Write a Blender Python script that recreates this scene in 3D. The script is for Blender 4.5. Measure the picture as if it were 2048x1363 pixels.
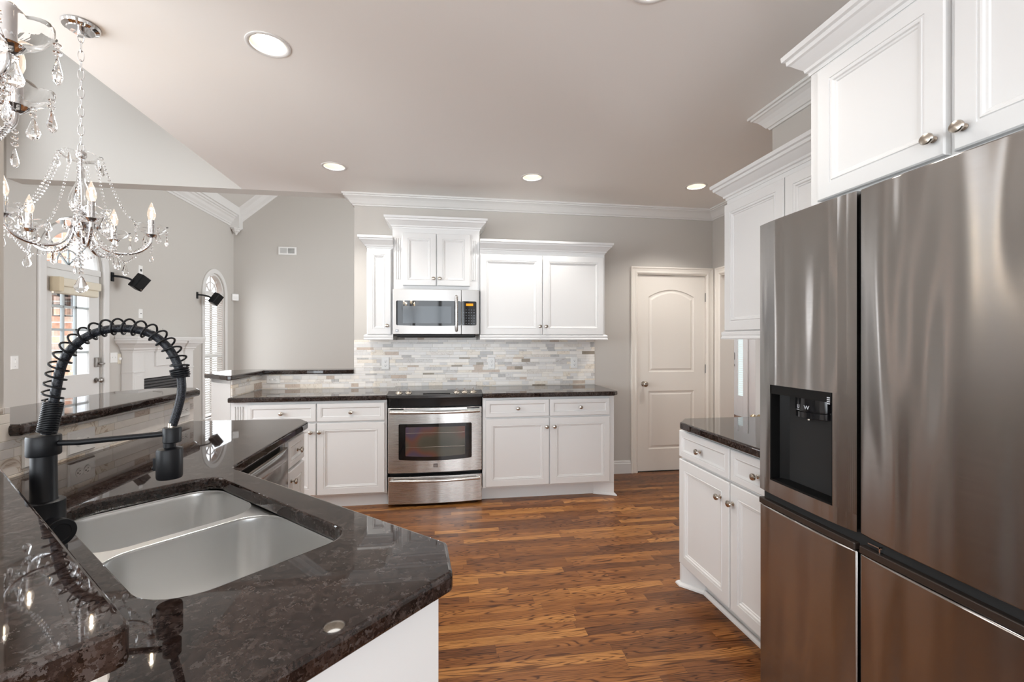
import bpy, bmesh, math, random
from mathutils import Vector, Matrix, geometry
PI = math.pi
R = math.radians
random.seed(7)
S = bpy.context.scene
for o in list(bpy.data.objects): bpy.data.objects.remove(o)
COL = S.collection

# ------------------------------------------------------------------ camera
cam_d = bpy.data.cameras.new('camera'); cam = bpy.data.objects.new('camera', cam_d); COL.objects.link(cam)
cam_d.sensor_width = 36; cam_d.lens = 16.0; cam_d.clip_start = .02; cam_d.clip_end = 200
cam.location = (0, 0, 1.35); cam.rotation_euler = (R(90), 0, R(-8.63))
S.camera = cam
S.view_settings.view_transform = 'Standard'; S.view_settings.look = 'None'
S.view_settings.gamma = 1; S.view_settings.use_curve_mapping = False
S.view_settings.exposure = 0.20
S.cycles.max_bounces = 10; S.cycles.diffuse_bounces = 5; S.cycles.glossy_bounces = 5
S.cycles.transmission_bounces = 8; S.cycles.transparent_max_bounces = 12
S.cycles.sample_clamp_indirect = 6; S.cycles.sample_clamp_direct = 0
S.cycles.blur_glossy = .3
S.cycles.caustics_refractive = False; S.cycles.caustics_reflective = False
# ------------------------------------------------------------------ daylight and added fill lamps
W = bpy.data.worlds.new('sky'); S.world = W; W.use_nodes = True
W.node_tree.nodes['Background'].inputs[0].default_value = (.88, .94, 1, 1)
W.node_tree.nodes['Background'].inputs[1].default_value = 4.0

def area(name, loc, rot, sx, sy, e, col=(1, 1, 1), spread=180):
    l = bpy.data.lights.new(name, 'AREA'); l.shape = 'RECTANGLE'; l.size = sx; l.size_y = sy
    l.energy = e; l.color = col; l.spread = R(spread)
    o = bpy.data.objects.new(name, l); COL.objects.link(o); o.location = loc; o.rotation_euler = [R(a) for a in rot]
    return o
# area lamps standing in for daylight; the fill lamps are added, unseen sources
DAY = (.90, .955, 1)
area('daylight_rear', (-.8, -3.44, 1.45), (116, 0, 0), 5.0, 2.2, 104, DAY)
area('nook_fill', (-3.52, 1.0, 1.65), (138, 0, -90), 3.0, 1.5, 92, DAY)  # added lamp at an unseen opening, brightens nook and kitchen
area('nook_high_fill', (-3.55, 3.45, 3.5), (90, 0, -90), 1.1, 1.0, 11, DAY)  # added lamp, lifts the header face; its high opening is made up
area('living_fill', (2.2, 6.6, 1.9), (108, 0, 90), 3.1, 2.2, 165, DAY)  # added lamp before an unseen opening, brightens the living room
area('daylight_living_side', (-3.5, 7.93, 1.2), (90, 0, -90), .6, 1.9, 12, DAY)
area('foyer_fill', (5.2, 6.2, 1.5), (90, 0, 90), .5, 1.8, 150, DAY)  # added lamp on a closed wall, brightens the foyer

# ------------------------------------------------------------------ mesh helpers
class MB:
    def __init__(s): s.bm = bmesh.new(); s.smooth = False
    def box(s, x0, x1, y0, y1, z0, z1, m=None):
        vs = [s.bm.verts.new((x, y, z)) for z in (z0, z1) for y in (y0, y1) for x in (x0, x1)]
        for f in ((0, 2, 3, 1), (4, 5, 7, 6), (0, 1, 5, 4), (2, 6, 7, 3), (0, 4, 6, 2), (1, 3, 7, 5)):
            s.bm.faces.new([vs[i] for i in f])
        if m is not None:
            for v in vs: v.co = m @ v.co
        return s
    def prism(s, pts, z0, z1, holes=()):
        loops = [list(pts)] + [list(h) for h in holes]
        flat = [p for l in loops for p in l]
        tris = geometry.tessellate_polygon([[Vector((p[0], p[1], 0)) for p in l] for l in loops])
        b = [s.bm.verts.new((p[0], p[1], z0)) for p in flat]; t = [s.bm.verts.new((p[0], p[1], z1)) for p in flat]
        if not holes:
            s.bm.faces.new(b[::-1]); s.bm.faces.new(t)
        else:
            for q in tris:
                try: s.bm.faces.new([b[i] for i in q]); s.bm.faces.new([t[i] for i in q])
                except ValueError: pass
        k = 0
        for l in loops:
            n = len(l)
            for i in range(n):
                j = (i + 1) % n
                s.bm.faces.new((b[k+i], b[k+j], t[k+j], t[k+i]))
            k += n
        return s
    def lathe(s, prof, org=(0, 0, 0), axis=(0, 0, 1), seg=24, sc=(1, 1), rip=None, caps=True):
        """prof: list of (r, h)"""
        s.smooth = True
        q = Vector(axis).to_track_quat('Z', 'Y').to_matrix(); o = Vector(org); rings = []
        for r, h in prof:
            ring = []
            for i in range(seg):
                a = 2 * PI * i / seg
                rr = r; hh = h
                if rip: rr, hh = rip(r, h, a)
                ring.append(s.bm.verts.new(o + q @ Vector((rr * math.cos(a) * sc[0], rr * math.sin(a) * sc[1], hh))))
            rings.append(ring)
        for a, b in zip(rings, rings[1:]):
            for i in range(seg):
                j = (i + 1) % seg; s.bm.faces.new((a[i], a[j], b[j], b[i]))
        if caps:
            s.bm.faces.new(rings[0][::-1]); s.bm.faces.new(rings[-1])
        return s
    def cyl(s, p0, p1, r, seg=20, r2=None):
        p0 = Vector(p0); p1 = Vector(p1); d = p1 - p0
        return s.lathe([(r, 0), (r if r2 is None else r2, d.length)], p0, d.normalized(), seg)
    def tube(s, pts, r, seg=8, closed=False, caps=True):
        s.smooth = True
        P = [Vector(p) for p in pts]; n = len(P); rings = []; nrm = None
        rf = r if callable(r) else (lambda t: r)
        for i in range(n):
            if closed: t = (P[(i+1) % n] - P[i-1]).normalized()
            else: t = (P[min(i+1, n-1)] - P[max(i-1, 0)]).normalized()
            if nrm is None:
                nrm = t.cross(Vector((.3, .2, 1)) if abs(t.z) < .9 else Vector((1, 0, 0))).normalized()
            else:
                nrm = (nrm - t * nrm.dot(t)).normalized()
            bn = t.cross(nrm)
            rr = rf(i / max(1, n - 1))
            rings.append([s.bm.verts.new(P[i] + (nrm * math.cos(2*PI*k/seg) + bn * math.sin(2*PI*k/seg)) * rr) for k in range(seg)])
        m = n if closed else n - 1
        for i in range(m):
            a = rings[i]; b = rings[(i+1) % n]
            off = 0
            if closed and i == n-1:
                off = min(range(seg), key=lambda o: (a[0].co - b[o].co).length)
            for k in range(seg):
                s.bm.faces.new((a[k], a[(k+1) % seg], b[(k+1+off) % seg], b[(k+off) % seg]))
        if caps and not closed:
            s.bm.faces.new(rings[0][::-1]); s.bm.faces.new(rings[-1])
        return s
    def sweep(s, prof, path, closed=False, side=1, z=0, close_prof=True):
        """horizontal path [(x,y)...]; prof [(out, z)...]; out is to the left of travel when side=1"""
        P = [Vector((p[0], p[1])) for p in path]; n = len(P); rings = []
        for i in range(n):
            def nr(a, b):
                d = (b - a).normalized(); return Vector((-d.y, d.x)) * side
            if closed or 0 < i < n - 1:
                a = nr(P[i-1], P[i]); b = nr(P[i], P[(i+1) % n]); m = (a + b); m = m / max(.2, (1 + a.dot(b)))
            elif i == 0: m = nr(P[0], P[1])
            else: m = nr(P[-2], P[-1])
            pz = path[i][2] if len(path[i]) > 2 else 0
            rings.append([s.bm.verts.new((P[i].x + m.x * o, P[i].y + m.y * o, h + z + pz)) for o, h in prof])
        k = len(prof)
        for i in range(n if closed else n - 1):
            a = rings[i]; b = rings[(i+1) % n]
            for j in range(k if close_prof else k - 1):
                s.bm.faces.new((a[j], a[(j+1) % k], b[(j+1) % k], b[j]))
        if not closed and close_prof:
            s.bm.faces.new(rings[0][::-1]); s.bm.faces.new(rings[-1])
        return s
    def rings(s, x0, x1, z0, z1, seq, shape=None):
        """stack of rectangles in the XZ plane; seq (inset, y)"""
        R_ = []
        for ins, y in seq:
            pts = shape(ins) if shape else [(x0+ins, z0+ins), (x1-ins, z0+ins), (x1-ins, z1-ins), (x0+ins, z1-ins)]
            R_.append([s.bm.verts.new((p[0], y, p[1])) for p in pts])
        n = len(R_[0])
        for a, b in zip(R_, R_[1:]):
            for i in range(n):
                j = (i+1) % n; s.bm.faces.new((a[i], a[j], b[j], b[i]))
        s.bm.faces.new(R_[0][::-1]); s.bm.faces.new(R_[-1])
        return s
    def door(s, x0, x1, z0, z1, yf, fr=.055, t=.02):
        return s.rings(x0, x1, z0, z1, [(0, yf+t), (0, yf+.004), (.004, yf), (fr-.004, yf), (fr-.003, yf+.003), (fr+.002, yf+.003),
            (fr+.004, yf), (fr+.009, yf+.001), (fr+.012, yf+.006), (fr+.018, yf+.0065), (fr+.021, yf+.010)])
    def drawer(s, x0, x1, z0, z1, yf, fr=.03, t=.02):
        return s.rings(x0, x1, z0, z1, [(0, yf+t), (0, yf+.004), (.004, yf), (fr-.003, yf), (fr-.002, yf+.002), (fr+.002, yf+.002),
            (fr+.004, yf), (fr+.010, yf+.005), (fr+.013, yf+.009)])

def newobj(name, mb, mat, parent=None, bev=0, loc=None, rot=None, smooth=None, seg=2):
    me = bpy.data.meshes.new(name)
    bmesh.ops.recalc_face_normals(mb.bm, faces=mb.bm.faces)
    mb.bm.to_mesh(me); mb.bm.free()
    if smooth if smooth is not None else mb.smooth:
        me.polygons.foreach_set('use_smooth', [True] * len(me.polygons))
        me.set_sharp_from_angle(angle=R(40))
    if mat: me.materials.append(mat)
    o = bpy.data.objects.new(name, me); COL.objects.link(o)
    if parent: o.parent = parent
    if loc: o.location = loc
    if rot is not None: o.rotation_euler = rot
    if bev:
        b = o.modifiers.new('bevel', 'BEVEL'); b.width = bev; b.segments = seg; b.limit_method = 'ANGLE'; b.angle_limit = R(35)
    return o
def thing(name, label, cat, loc=(0, 0, 0), rotz=0, group=None):
    o = bpy.data.objects.new(name, None); COL.objects.link(o); o.empty_display_size = .05
    o.location = loc; o.rotation_euler = (0, 0, rotz); o['label'] = label; o['category'] = cat
    if group: o['group'] = group
    return o
def tag(o, label, cat, group=None):
    o['label'] = label; o['category'] = cat
    if group: o['group'] = group
    return o
def struct(name, mb, mat, parent=None, **k):
    o = newobj(name, mb, mat, parent, **k)
    if parent is None: o['kind'] = 'structure'
    return o
def sempty(name, loc=(0, 0, 0), rotz=0):
    o = bpy.data.objects.new(name, None); COL.objects.link(o); o.location = loc; o.rotation_euler = (0, 0, rotz)
    o['kind'] = 'structure'; o.empty_display_size = .05
    return o
def copy_tree(o, parent=None):
    c = o.copy(); COL.objects.link(c); c.parent = parent
    for ch in [x for x in bpy.data.objects if x.parent == o]: copy_tree(ch, c)
    return c

# ------------------------------------------------------------------ materials
def mat(name, col=(.8, .8, .8), rough=.5, metal=0, spec=.5, **k):
    m = bpy.data.materials.new(name); m.use_nodes = True
    b = m.node_tree.nodes['Principled BSDF']
    b.inputs['Base Color'].default_value = (*col, 1); b.inputs['Roughness'].default_value = rough
    b.inputs['Metallic'].default_value = metal; b.inputs['Specular IOR Level'].default_value = spec
    for kk, v in k.items():
        b.inputs[kk.replace('_', ' ')].default_value = v
    return m
class NT:
    def __init__(s, m): s.t = m.node_tree; s.b = s.t.nodes['Principled BSDF']
    def n(s, typ, **k):
        nd = s.t.nodes.new(typ)
        for a, v in k.items(): setattr(nd, a, v)
        return nd
    def l(s, a, b): s.t.links.new(a, b)
    def val(s, node, **k):
        for a, v in k.items(): node.inputs[a.replace('_', ' ')].default_value = v
        return node
    def math(s, op, a, b=None, c=None):
        nd = s.n('ShaderNodeMath', operation=op)
        for i, v in enumerate((a, b, c)):
            if v is None: continue
            if hasattr(v, 'is_linked') or hasattr(v, 'links'): s.l(v, nd.inputs[i])
            else: nd.inputs[i].default_value = v
        return nd.outputs[0]
    def ramp(s, fac, stops, interp='LINEAR'):
        nd = s.n('ShaderNodeValToRGB'); cr = nd.color_ramp; cr.interpolation = interp
        while len(cr.elements) < len(stops): cr.elements.new(.5)
        for e, (p, c) in zip(cr.elements, stops):
            e.position = p; e.color = (*c, 1) if len(c) == 3 else c
        s.l(fac, nd.inputs[0]); return nd.outputs[0]
    def mix(s, fac, a, b, mode='MIX'):
        nd = s.n('ShaderNodeMix', data_type='RGBA', blend_type=mode)
        for i, v in ((0, fac), (6, a), (7, b)):
            if hasattr(v, 'links'): s.l(v, nd.inputs[i])
            else: nd.inputs[i].default_value = v if i == 0 else (*v, 1)
        return nd.outputs[2]

def lin(r, g, b):
    f = lambda c: (c/255/12.92) if c/255 <= .04045 else ((c/255+.055)/1.055)**2.4
    return (f(r), f(g), f(b))

def painted(name, col, rough=.55, bump=.0006):
    m = mat(name, col, rough, spec=.35); t = NT(m)
    if bump:
        tc = t.n('ShaderNodeTexCoord'); nz = t.n('ShaderNodeTexNoise'); t.l(tc.outputs['Object'], nz.inputs['Vector'])
        nz.inputs['Scale'].default_value = 160; nz.inputs['Detail'].default_value = 2
        bp = t.n('ShaderNodeBump'); bp.inputs['Distance'].default_value = bump; bp.inputs['Strength'].default_value = .25
        t.l(nz.outputs[0], bp.inputs['Height']); t.l(bp.outputs[0], t.b.inputs['Normal'])
    return m
M = {}
M['wall'] = painted('greige_wall_paint', (.555, .525, .488), .6)
M['ceil'] = painted('ceiling_paint', (.86, .83, .80), .65)
M['vault'] = painted('vault_paint', (.60, .572, .535), .6)
M['trim'] = painted('white_trim_paint', (.73, .715, .695), .35, 0)
M['cab'] = painted('white_cabinet_paint', (.745, .745, .74), .32, 0)
M['cream'] = painted('cream_door_paint', (.85, .80, .735), .38, 0)
M['black'] = mat('matte_black', (.004, .0045, .006), .42, spec=.25)
M['blackgloss'] = mat('gloss_black', (.008, .008, .009), .08)
M['blackplastic'] = mat('black_plastic', (.004, .004, .004), .4, spec=.2)
M['darkgap'] = mat('dark_gap', (.01, .01, .01), .8)
M['nickel'] = mat('brushed_nickel', (.52, .47, .41), .24, 1)
M['chrome'] = mat('chrome', (.72, .72, .73), .05, 1)
M['plate'] = mat('white_plastic', (.86, .85, .83), .3)
M['slot'] = mat('outlet_slot', (.03, .03, .03), .6)
M['glass'] = mat('clear_glass', (1, 1, 1), 0.0, IOR=1.45, Transmission_Weight=1.0)
M['thinglass'] = mat('thin_glass', (1, 1, 1), 0.0, IOR=1.32, Transmission_Weight=1.0)
M['pane'] = mat('window_glass', (1, 1, 1), 0.0, IOR=1.05, Transmission_Weight=1.0, Alpha=.25)
M['shade'] = mat('cream_shade_fabric', (.72, .66, .54), .8)
M['blind'] = mat('white_blind', (.84, .83, .80), .55)
M['hinge'] = mat('hinge_metal', (.35, .33, .31), .35, 1)

def emit(name, col, e):
    m = mat(name, (0, 0, 0), 1)
    b = m.node_tree.nodes['Principled BSDF']
    b.inputs['Emission Color'].default_value = (*col, 1); b.inputs['Emission Strength'].default_value = e
    return m
M['lamp'] = emit('lamp_lens', (1, .96, .9), 9)
M['bulb'] = emit('bulb_filament', (1, .74, .45), 60)
M['orange'] = emit('orange_display', (1, .35, .02), 1.2)
M['bulbglass'] = mat('bulb_glass', (1, .97, .93), 0.0, IOR=1.3, Transmission_Weight=1.0, Alpha=.35)
b = M['bulbglass'].node_tree.nodes['Principled BSDF']; b.inputs['Emission Color'].default_value = (1, .72, .48, 1); b.inputs['Emission Strength'].default_value = .55

def stainless(name, col=(.56, .54, .52), rough=.24, aniso=.7, axis='Z', wob=0.0, brush='H'):
    m = mat(name, col, rough, 1); t = NT(m)
    tc = t.n('ShaderNodeTexCoord'); mp = t.n('ShaderNodeMapping'); t.l(tc.outputs['Object'], mp.inputs[0])
    mp.inputs['Scale'].default_value = (5, 5, 420) if brush == 'H' else (260, 260, 4)
    nz = t.n('ShaderNodeTexNoise'); nz.inputs['Scale'].default_value = 1; nz.inputs['Detail'].default_value = 3
    t.l(mp.outputs[0], nz.inputs['Vector'])
    rr = t.n('ShaderNodeMapRange'); rr.inputs[3].default_value = rough * (.85 if brush == 'H' else .99); rr.inputs[4].default_value = rough * (1.2 if brush == 'H' else 1.01)
    t.l(nz.outputs[0], rr.inputs[0]); t.l(rr.outputs[0], t.b.inputs['Roughness'])
    b1 = t.n('ShaderNodeBump'); b1.inputs['Distance'].default_value = .00012; b1.inputs['Strength'].default_value = .16 if brush == 'H' else .0
    t.l(nz.outputs[0], b1.inputs['Height'])
    last = b1
    if wob:
        mp2 = t.n('ShaderNodeMapping'); t.l(tc.outputs['Object'], mp2.inputs[0]); mp2.inputs['Scale'].default_value = (7, 7, 1.1)
        n2 = t.n('ShaderNodeTexNoise'); n2.inputs['Scale'].default_value = 1.0; n2.inputs['Detail'].default_value = 1
        t.l(mp2.outputs[0], n2.inputs['Vector'])
        b2 = t.n('ShaderNodeBump'); b2.inputs['Distance'].default_value = wob; b2.inputs['Strength'].default_value = 1
        t.l(n2.outputs[0], b2.inputs['Height']); t.l(b1.outputs[0], b2.inputs['Normal']); last = b2
    t.l(last.outputs[0], t.b.inputs['Normal'])
    t.b.inputs['Anisotropic'].default_value = aniso
    tg = t.n('ShaderNodeTangent', direction_type='RADIAL', axis='Z'); t.l(tg.outputs[0], t.b.inputs['Tangent'])
    if brush == 'H': t.b.inputs['Anisotropic Rotation'].default_value = .25
    return m
M['fridge'] = stainless('fridge_stainless', (.39, .372, .36), .20, .9, wob=.020)
M['steel'] = stainless('appliance_stainless', (.60, .59, .575), .27, .6, wob=.006)
M['steel_soft'] = stainless('microwave_stainless', (.50, .49, .48), .40, .5, wob=.004)
M['sink'] = stainless('sink_steel', (.77, .775, .77), .28, .6, brush='V')

def granite():
    m = mat('brown_granite', (.1, .09, .08), .022); t = NT(m)
    tc = t.n('ShaderNodeTexCoord')
    v = t.n('ShaderNodeTexVoronoi'); v.inputs['Scale'].default_value = 125; v.inputs['Randomness'].default_value = 1
    nz = t.n('ShaderNodeTexNoise'); nz.inputs['Scale'].default_value = 28; nz.inputs['Detail'].default_value = 6; nz.inputs['Roughness'].default_value = .7
    t.l(tc.outputs['Object'], nz.inputs['Vector'])
    dist = t.mix(.08, tc.outputs['Object'], nz.outputs['Color'], 'ADD')
    t.l(dist, v.inputs['Vector'])
    sp = t.n('ShaderNodeSeparateColor'); t.l(v.outputs['Color'], sp.inputs[0])
    c1 = t.ramp(sp.outputs[0], [(0, (.008, .005, .004)), (.35, (.024, .015, .012)), (.7, (.044, .029, .024)), (.93, (.068, .051, .045)), (1, (.095, .082, .078))])
    nz2 = t.n('ShaderNodeTexNoise'); nz2.inputs['Scale'].default_value = 9; nz2.inputs['Detail'].default_value = 4
    t.l(tc.outputs['Object'], nz2.inputs['Vector'])
    c2 = t.ramp(nz2.outputs[0], [(.35, (.55, .5, .5)), (.6, (1, 1, 1))])
    c = t.mix(1, c1, c2, 'MULTIPLY')
    t.l(c, t.b.inputs['Base Color'])
    t.b.inputs['Specular IOR Level'].default_value = .5
    return m
M['granite'] = granite()

def tile(name, u, v, bw, rh, vein=0):
    """stone mosaic strips; u/v are the object axes running along and up the wall"""
    m = mat(name, (.7, .68, .65), .28); t = NT(m)
    tc = t.n('ShaderNodeTexCoord'); sp = t.n('ShaderNodeSeparateXYZ'); t.l(tc.outputs['Object'], sp.inputs[0])
    U = sp.outputs[u]; V = sp.outputs[v]
    Pp = sum(rh); k0 = t.math('FLOOR', t.math('DIVIDE', V, Pp)); tv = t.math('SUBTRACT', V, t.math('MULTIPLY', k0, Pp))
    g1 = t.math('GREATER_THAN', tv, rh[0]); g2 = t.math('GREATER_THAN', tv, rh[0]+rh[1])
    row = t.math('ADD', t.math('MULTIPLY', k0, 3), t.math('ADD', g1, g2))
    wn = t.n('ShaderNodeTexWhiteNoise', noise_dimensions='1D'); t.l(row, wn.inputs['W'])
    # each row has its own strip length and start
    ln = t.math('MULTIPLY_ADD', wn.outputs[0], bw * .9, bw * .55)
    wn2 = t.n('ShaderNodeTexWhiteNoise', noise_dimensions='1D'); t.l(t.math('ADD', row, 37.3), wn2.inputs['W'])
    uu = t.math('DIVIDE', t.math('ADD', U, wn2.outputs[0]), ln)
    nzw = t.n('ShaderNodeTexWhiteNoise', noise_dimensions='2D')
    cell = t.math('FLOOR', uu)
    # merge some neighbours so strips vary in length
    pair = t.math('FLOOR', t.math('DIVIDE', cell, 2))
    cb = t.n('ShaderNodeCombineXYZ'); t.l(pair, cb.inputs[0]); t.l(row, cb.inputs[1]); wp = t.n('ShaderNodeTexWhiteNoise', noise_dimensions='2D'); t.l(cb.outputs[0], wp.inputs[0])
    mg = t.math('GREATER_THAN', wp.outputs[0], .62)
    idn = t.math('ADD', t.math('MULTIPLY', mg, t.math('ADD', t.math('MULTIPLY', pair, 2), .37)), t.math('MULTIPLY', t.math('SUBTRACT', 1, mg), cell))
    cb2 = t.n('ShaderNodeCombineXYZ'); t.l(idn, cb2.inputs[0]); t.l(row, cb2.inputs[1]); t.l(cb2.outputs[0], nzw.inputs[0])
    base = t.ramp(nzw.outputs[0], [(0, lin(248, 243, 236)), (.20, lin(240, 236, 231)), (.36, lin(249, 242, 232)), (.50, lin(228, 225, 221)), (.64, lin(244, 234, 219)),
        (.76, lin(214, 210, 206)), (.84, lin(236, 229, 220)), (.90, lin(208, 190, 174)), (.955, lin(196, 193, 190)), (.985, lin(160, 148, 132))], 'CONSTANT')
    # veins
    cb3 = t.n('ShaderNodeCombineXYZ'); t.l(t.math('MULTIPLY_ADD', nzw.outputs[0], 40, U), cb3.inputs[0]); t.l(V, cb3.inputs[1]); t.l(row, cb3.inputs[2])
    vn = t.n('ShaderNodeTexNoise'); vn.inputs['Scale'].default_value = 9; vn.inputs['Detail'].default_value = 3; vn.inputs['Distortion'].default_value = 1.8
    t.l(cb3.outputs[0], vn.inputs['Vector'])
    ridge = t.math('ABSOLUTE', t.math('SUBTRACT', vn.outputs[0], .5))
    vf = t.ramp(ridge, [(0, (.42, .31, .22)), (.009, (.80, .72, .64)), (.03, (1, 1, 1))]) if vein else t.ramp(ridge, [(0, (.70, .65, .60)), (.012, (.92, .91, .90)), (.03, (1, 1, 1))])
    has = t.math('GREATER_THAN', nzw.outputs[0], .5 if vein else .58)
    base = t.mix(t.math('MULTIPLY', has, .8), base, t.mix(1, base, vf, 'MULTIPLY'))
    cl = t.ramp(vn.outputs[0], [(.3, (.93, .93, .94)), (.7, (1.0, 1.0, 1.0))])
    base = t.mix(1, base, cl, 'MULTIPLY')
    # joints
    fu = t.math('FRACT', uu)
    eu = t.math('MULTIPLY', t.math('MINIMUM', fu, t.math('SUBTRACT', 1, fu)), ln)
    odd = t.math('FRACT', t.math('DIVIDE', t.math('ROUND', uu), 2))   # .5 at odd joints
    inner = t.math('MULTIPLY', mg, t.math('GREATER_THAN', odd, .25))
    eu = t.math('ADD', eu, t.math('MULTIPLY', inner, 1))
    ev = tv
    for hh in (rh[0], rh[0]+rh[1], Pp): ev = t.math('MINIMUM', ev, t.math('ABSOLUTE', t.math('SUBTRACT', tv, hh)))
    e = t.math('MINIMUM', eu, ev)
    j = t.math('LESS_THAN', e, .0009)
    col = t.mix(t.math('MULTIPLY', j, .75), base, lin(206, 198, 184))
    t.l(col, t.b.inputs['Base Color'])
    h = t.n('ShaderNodeMapRange'); t.l(e, h.inputs[0]); h.inputs[2].default_value = .0015
    bp = t.n('ShaderNodeBump'); bp.inputs['Distance'].default_value = .0012; bp.inputs['Strength'].default_value = .6; t.l(h.outputs[0], bp.inputs['Height']); t.l(bp.outputs[0], t.b.inputs['Normal'])
    return m
M['tile_x'] = tile('stone_tile_back', 0, 2, .10, (.0165, .0245, .0325))
M['tile_y'] = tile('stone_tile_side', 1, 2, .14, (.026, .056, .030), 1)
M['tile_x2'] = tile('stone_tile_diagonal', 0, 2, .14, (.026, .056, .030), 1)

def oak():
    m = mat('oak_floor', (.3, .15, .06), .30, spec=.22); t = NT(m)
    tc = t.n('ShaderNodeTexCoord'); sp = t.n('ShaderNodeSeparateXYZ'); t.l(tc.outputs['Object'], sp.inputs[0])
    X, Y = sp.outputs[0], sp.outputs[1]; pw = .0575
    ry = t.math('DIVIDE', Y, pw); row = t.math('FLOOR', ry)
    w1 = t.n('ShaderNodeTexWhiteNoise', noise_dimensions='1D'); t.l(row, w1.inputs['W'])
    w2 = t.n('ShaderNodeTexWhiteNoise', noise_dimensions='1D'); t.l(t.math('ADD', row, 91.7), w2.inputs['W'])
    ln = t.math('MULTIPLY_ADD', w1.outputs[0], .6, .42)
    ux = t.math('DIVIDE', t.math('MULTIPLY_ADD', w2.outputs[0], 3, X), ln); pl = t.math('FLOOR', ux)
    cb = t.n('ShaderNodeCombineXYZ'); t.l(pl, cb.inputs[0]); t.l(row, cb.inputs[1])
    pr = t.n('ShaderNodeTexWhiteNoise', noise_dimensions='2D'); t.l(cb.outputs[0], pr.inputs[0])
    base = t.ramp(pr.outputs[0], [(0, lin(104, 66, 40)), (.25, lin(122, 78, 45)), (.5, lin(137, 89, 50)), (.75, lin(153, 101, 56)), (1, lin(184, 130, 74))])
    # cathedral grain: distorted rings stretched along the board
    off = t.math('MULTIPLY', pr.outputs[0], 57)
    gx = t.math('MULTIPLY', X, 1.5); gy = t.math('MULTIPLY', Y, 20)
    cg = t.n('ShaderNodeCombineXYZ'); t.l(t.math('ADD', gx, off), cg.inputs[0]); t.l(t.math('ADD', gy, off), cg.inputs[1]); t.l(off, cg.inputs[2])
    ng = t.n('ShaderNodeTexNoise'); ng.inputs['Scale'].default_value = 1.0; ng.inputs['Detail'].default_value = 1.2; ng.inputs['Roughness'].default_value = .35; ng.inputs['Distortion'].default_value = .35
    t.l(cg.outputs[0], ng.inputs['Vector'])
    bands = t.math('FRACT', t.math('MULTIPLY', ng.outputs[0], 17))
    bl = t.ramp(bands, [(0, (.13, .08, .06)), (.12, (.24, .16, .12)), (.24, (.92, .9, .87)), (.65, (1.08, 1.07, 1.05)), (.9, (.90, .87, .83)), (1, (.20, .14, .11))])
    # breaks in the lines
    cp = t.n('ShaderNodeCombineXYZ'); t.l(t.math('MULTIPLY', X, 14), cp.inputs[0]); t.l(t.math('MULTIPLY', Y, 520), cp.inputs[1]); t.l(off, cp.inputs[2])
    npn = t.n('ShaderNodeTexNoise'); npn.inputs['Scale'].default_value = 1; npn.inputs['Detail'].default_value = 3; t.l(cp.outputs[0], npn.inputs['Vector'])
    pores = t.ramp(npn.outputs[0], [(.36, (.62, .55, .5)), (.5, (.96, .95, .94)), (.7, (1.06, 1.05, 1.04))])
    soft = t.ramp(pr.outputs['Color'], [(0, (0, 0, 0)), (1, (1, 1, 1))])
    g = t.mix(.85, base, t.mix(1, base, bl, 'MULTIPLY'))
    g2 = t.mix(.8, g, t.mix(1, g, pores, 'MULTIPLY'))
    # joints
    fy = t.math('FRACT', ry); ey = t.math('MULTIPLY', t.math('MINIMUM', fy, t.math('SUBTRACT', 1, fy)), pw)
    fx = t.math('FRACT', ux); ex = t.math('MULTIPLY', t.math('MINIMUM', fx, t.math('SUBTRACT', 1, fx)), ln)
    j = t.math('LESS_THAN', t.math('MINIMUM', ex, ey), .0007)
    c = t.mix(t.math('MULTIPLY', j, .55), g2, (.05, .022, .01))
    t.l(c, t.b.inputs['Base Color'])
    bp = t.n('ShaderNodeBump'); bp.inputs['Distance'].default_value = .0006; bp.inputs['Strength'].default_value = .25
    t.l(npn.outputs[0], bp.inputs['Height']); t.l(bp.outputs[0], t.b.inputs['Normal'])
    t.b.inputs['Coat Weight'].default_value = .08; t.b.inputs['Coat Roughness'].default_value = .15
    return m
M['oak'] = oak()

def brick():
    m = mat('outdoor_brick', (.5, .3, .22), .9); t = NT(m)
    tc = t.n('ShaderNodeTexCoord'); sp = t.n('ShaderNodeSeparateXYZ'); t.l(tc.outputs['Object'], sp.inputs[0])
    cb = t.n('ShaderNodeCombineXYZ'); t.l(t.math('ADD', sp.outputs[0], sp.outputs[1]), cb.inputs[0]); t.l(sp.outputs[2], cb.inputs[1])
    br = t.n('ShaderNodeTexBrick'); t.l(cb.outputs[0], br.inputs['Vector'])
    for k, v in dict(Scale=1.0, Mortar_Size=.007, Brick_Width=.21, Row_Height=.078, Bias=0.0, Mortar_Smooth=.2).items(): br.inputs[k.replace('_', ' ')].default_value = v
    br.inputs['Color1'].default_value = (0, 0, 0, 1); br.inputs['Color2'].default_value = (1, 1, 1, 1); br.inputs['Mortar'].default_value = (.5, .5, .5, 1)
    c = t.ramp(br.outputs['Color'], [(0, lin(176, 128, 106)), (.3, lin(208, 162, 138)), (.6, lin(224, 186, 162)), (.8, lin(168, 152, 144)), (1, lin(230, 200, 178))])
    nz = t.n('ShaderNodeTexNoise'); nz.inputs['Scale'].default_value = 22; nz.inputs['Detail'].default_value = 5; t.l(tc.outputs['Object'], nz.inputs['Vector'])
    c = t.mix(1, c, t.ramp(nz.outputs[0], [(.3, (.7, .68, .66)), (.6, (1.1, 1.1, 1.1))]), 'MULTIPLY')
    c = t.mix(br.outputs['Fac'], c, lin(226, 218, 206))
    t.l(c, t.b.inputs['Base Color'])
    bp = t.n('ShaderNodeBump'); bp.inputs['Distance'].default_value = .006; bp.invert = True; t.l(br.outputs['Fac'], bp.inputs['Height']); t.l(bp.outputs[0], t.b.inputs['Normal'])
    return m
M['brick'] = brick()
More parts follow.
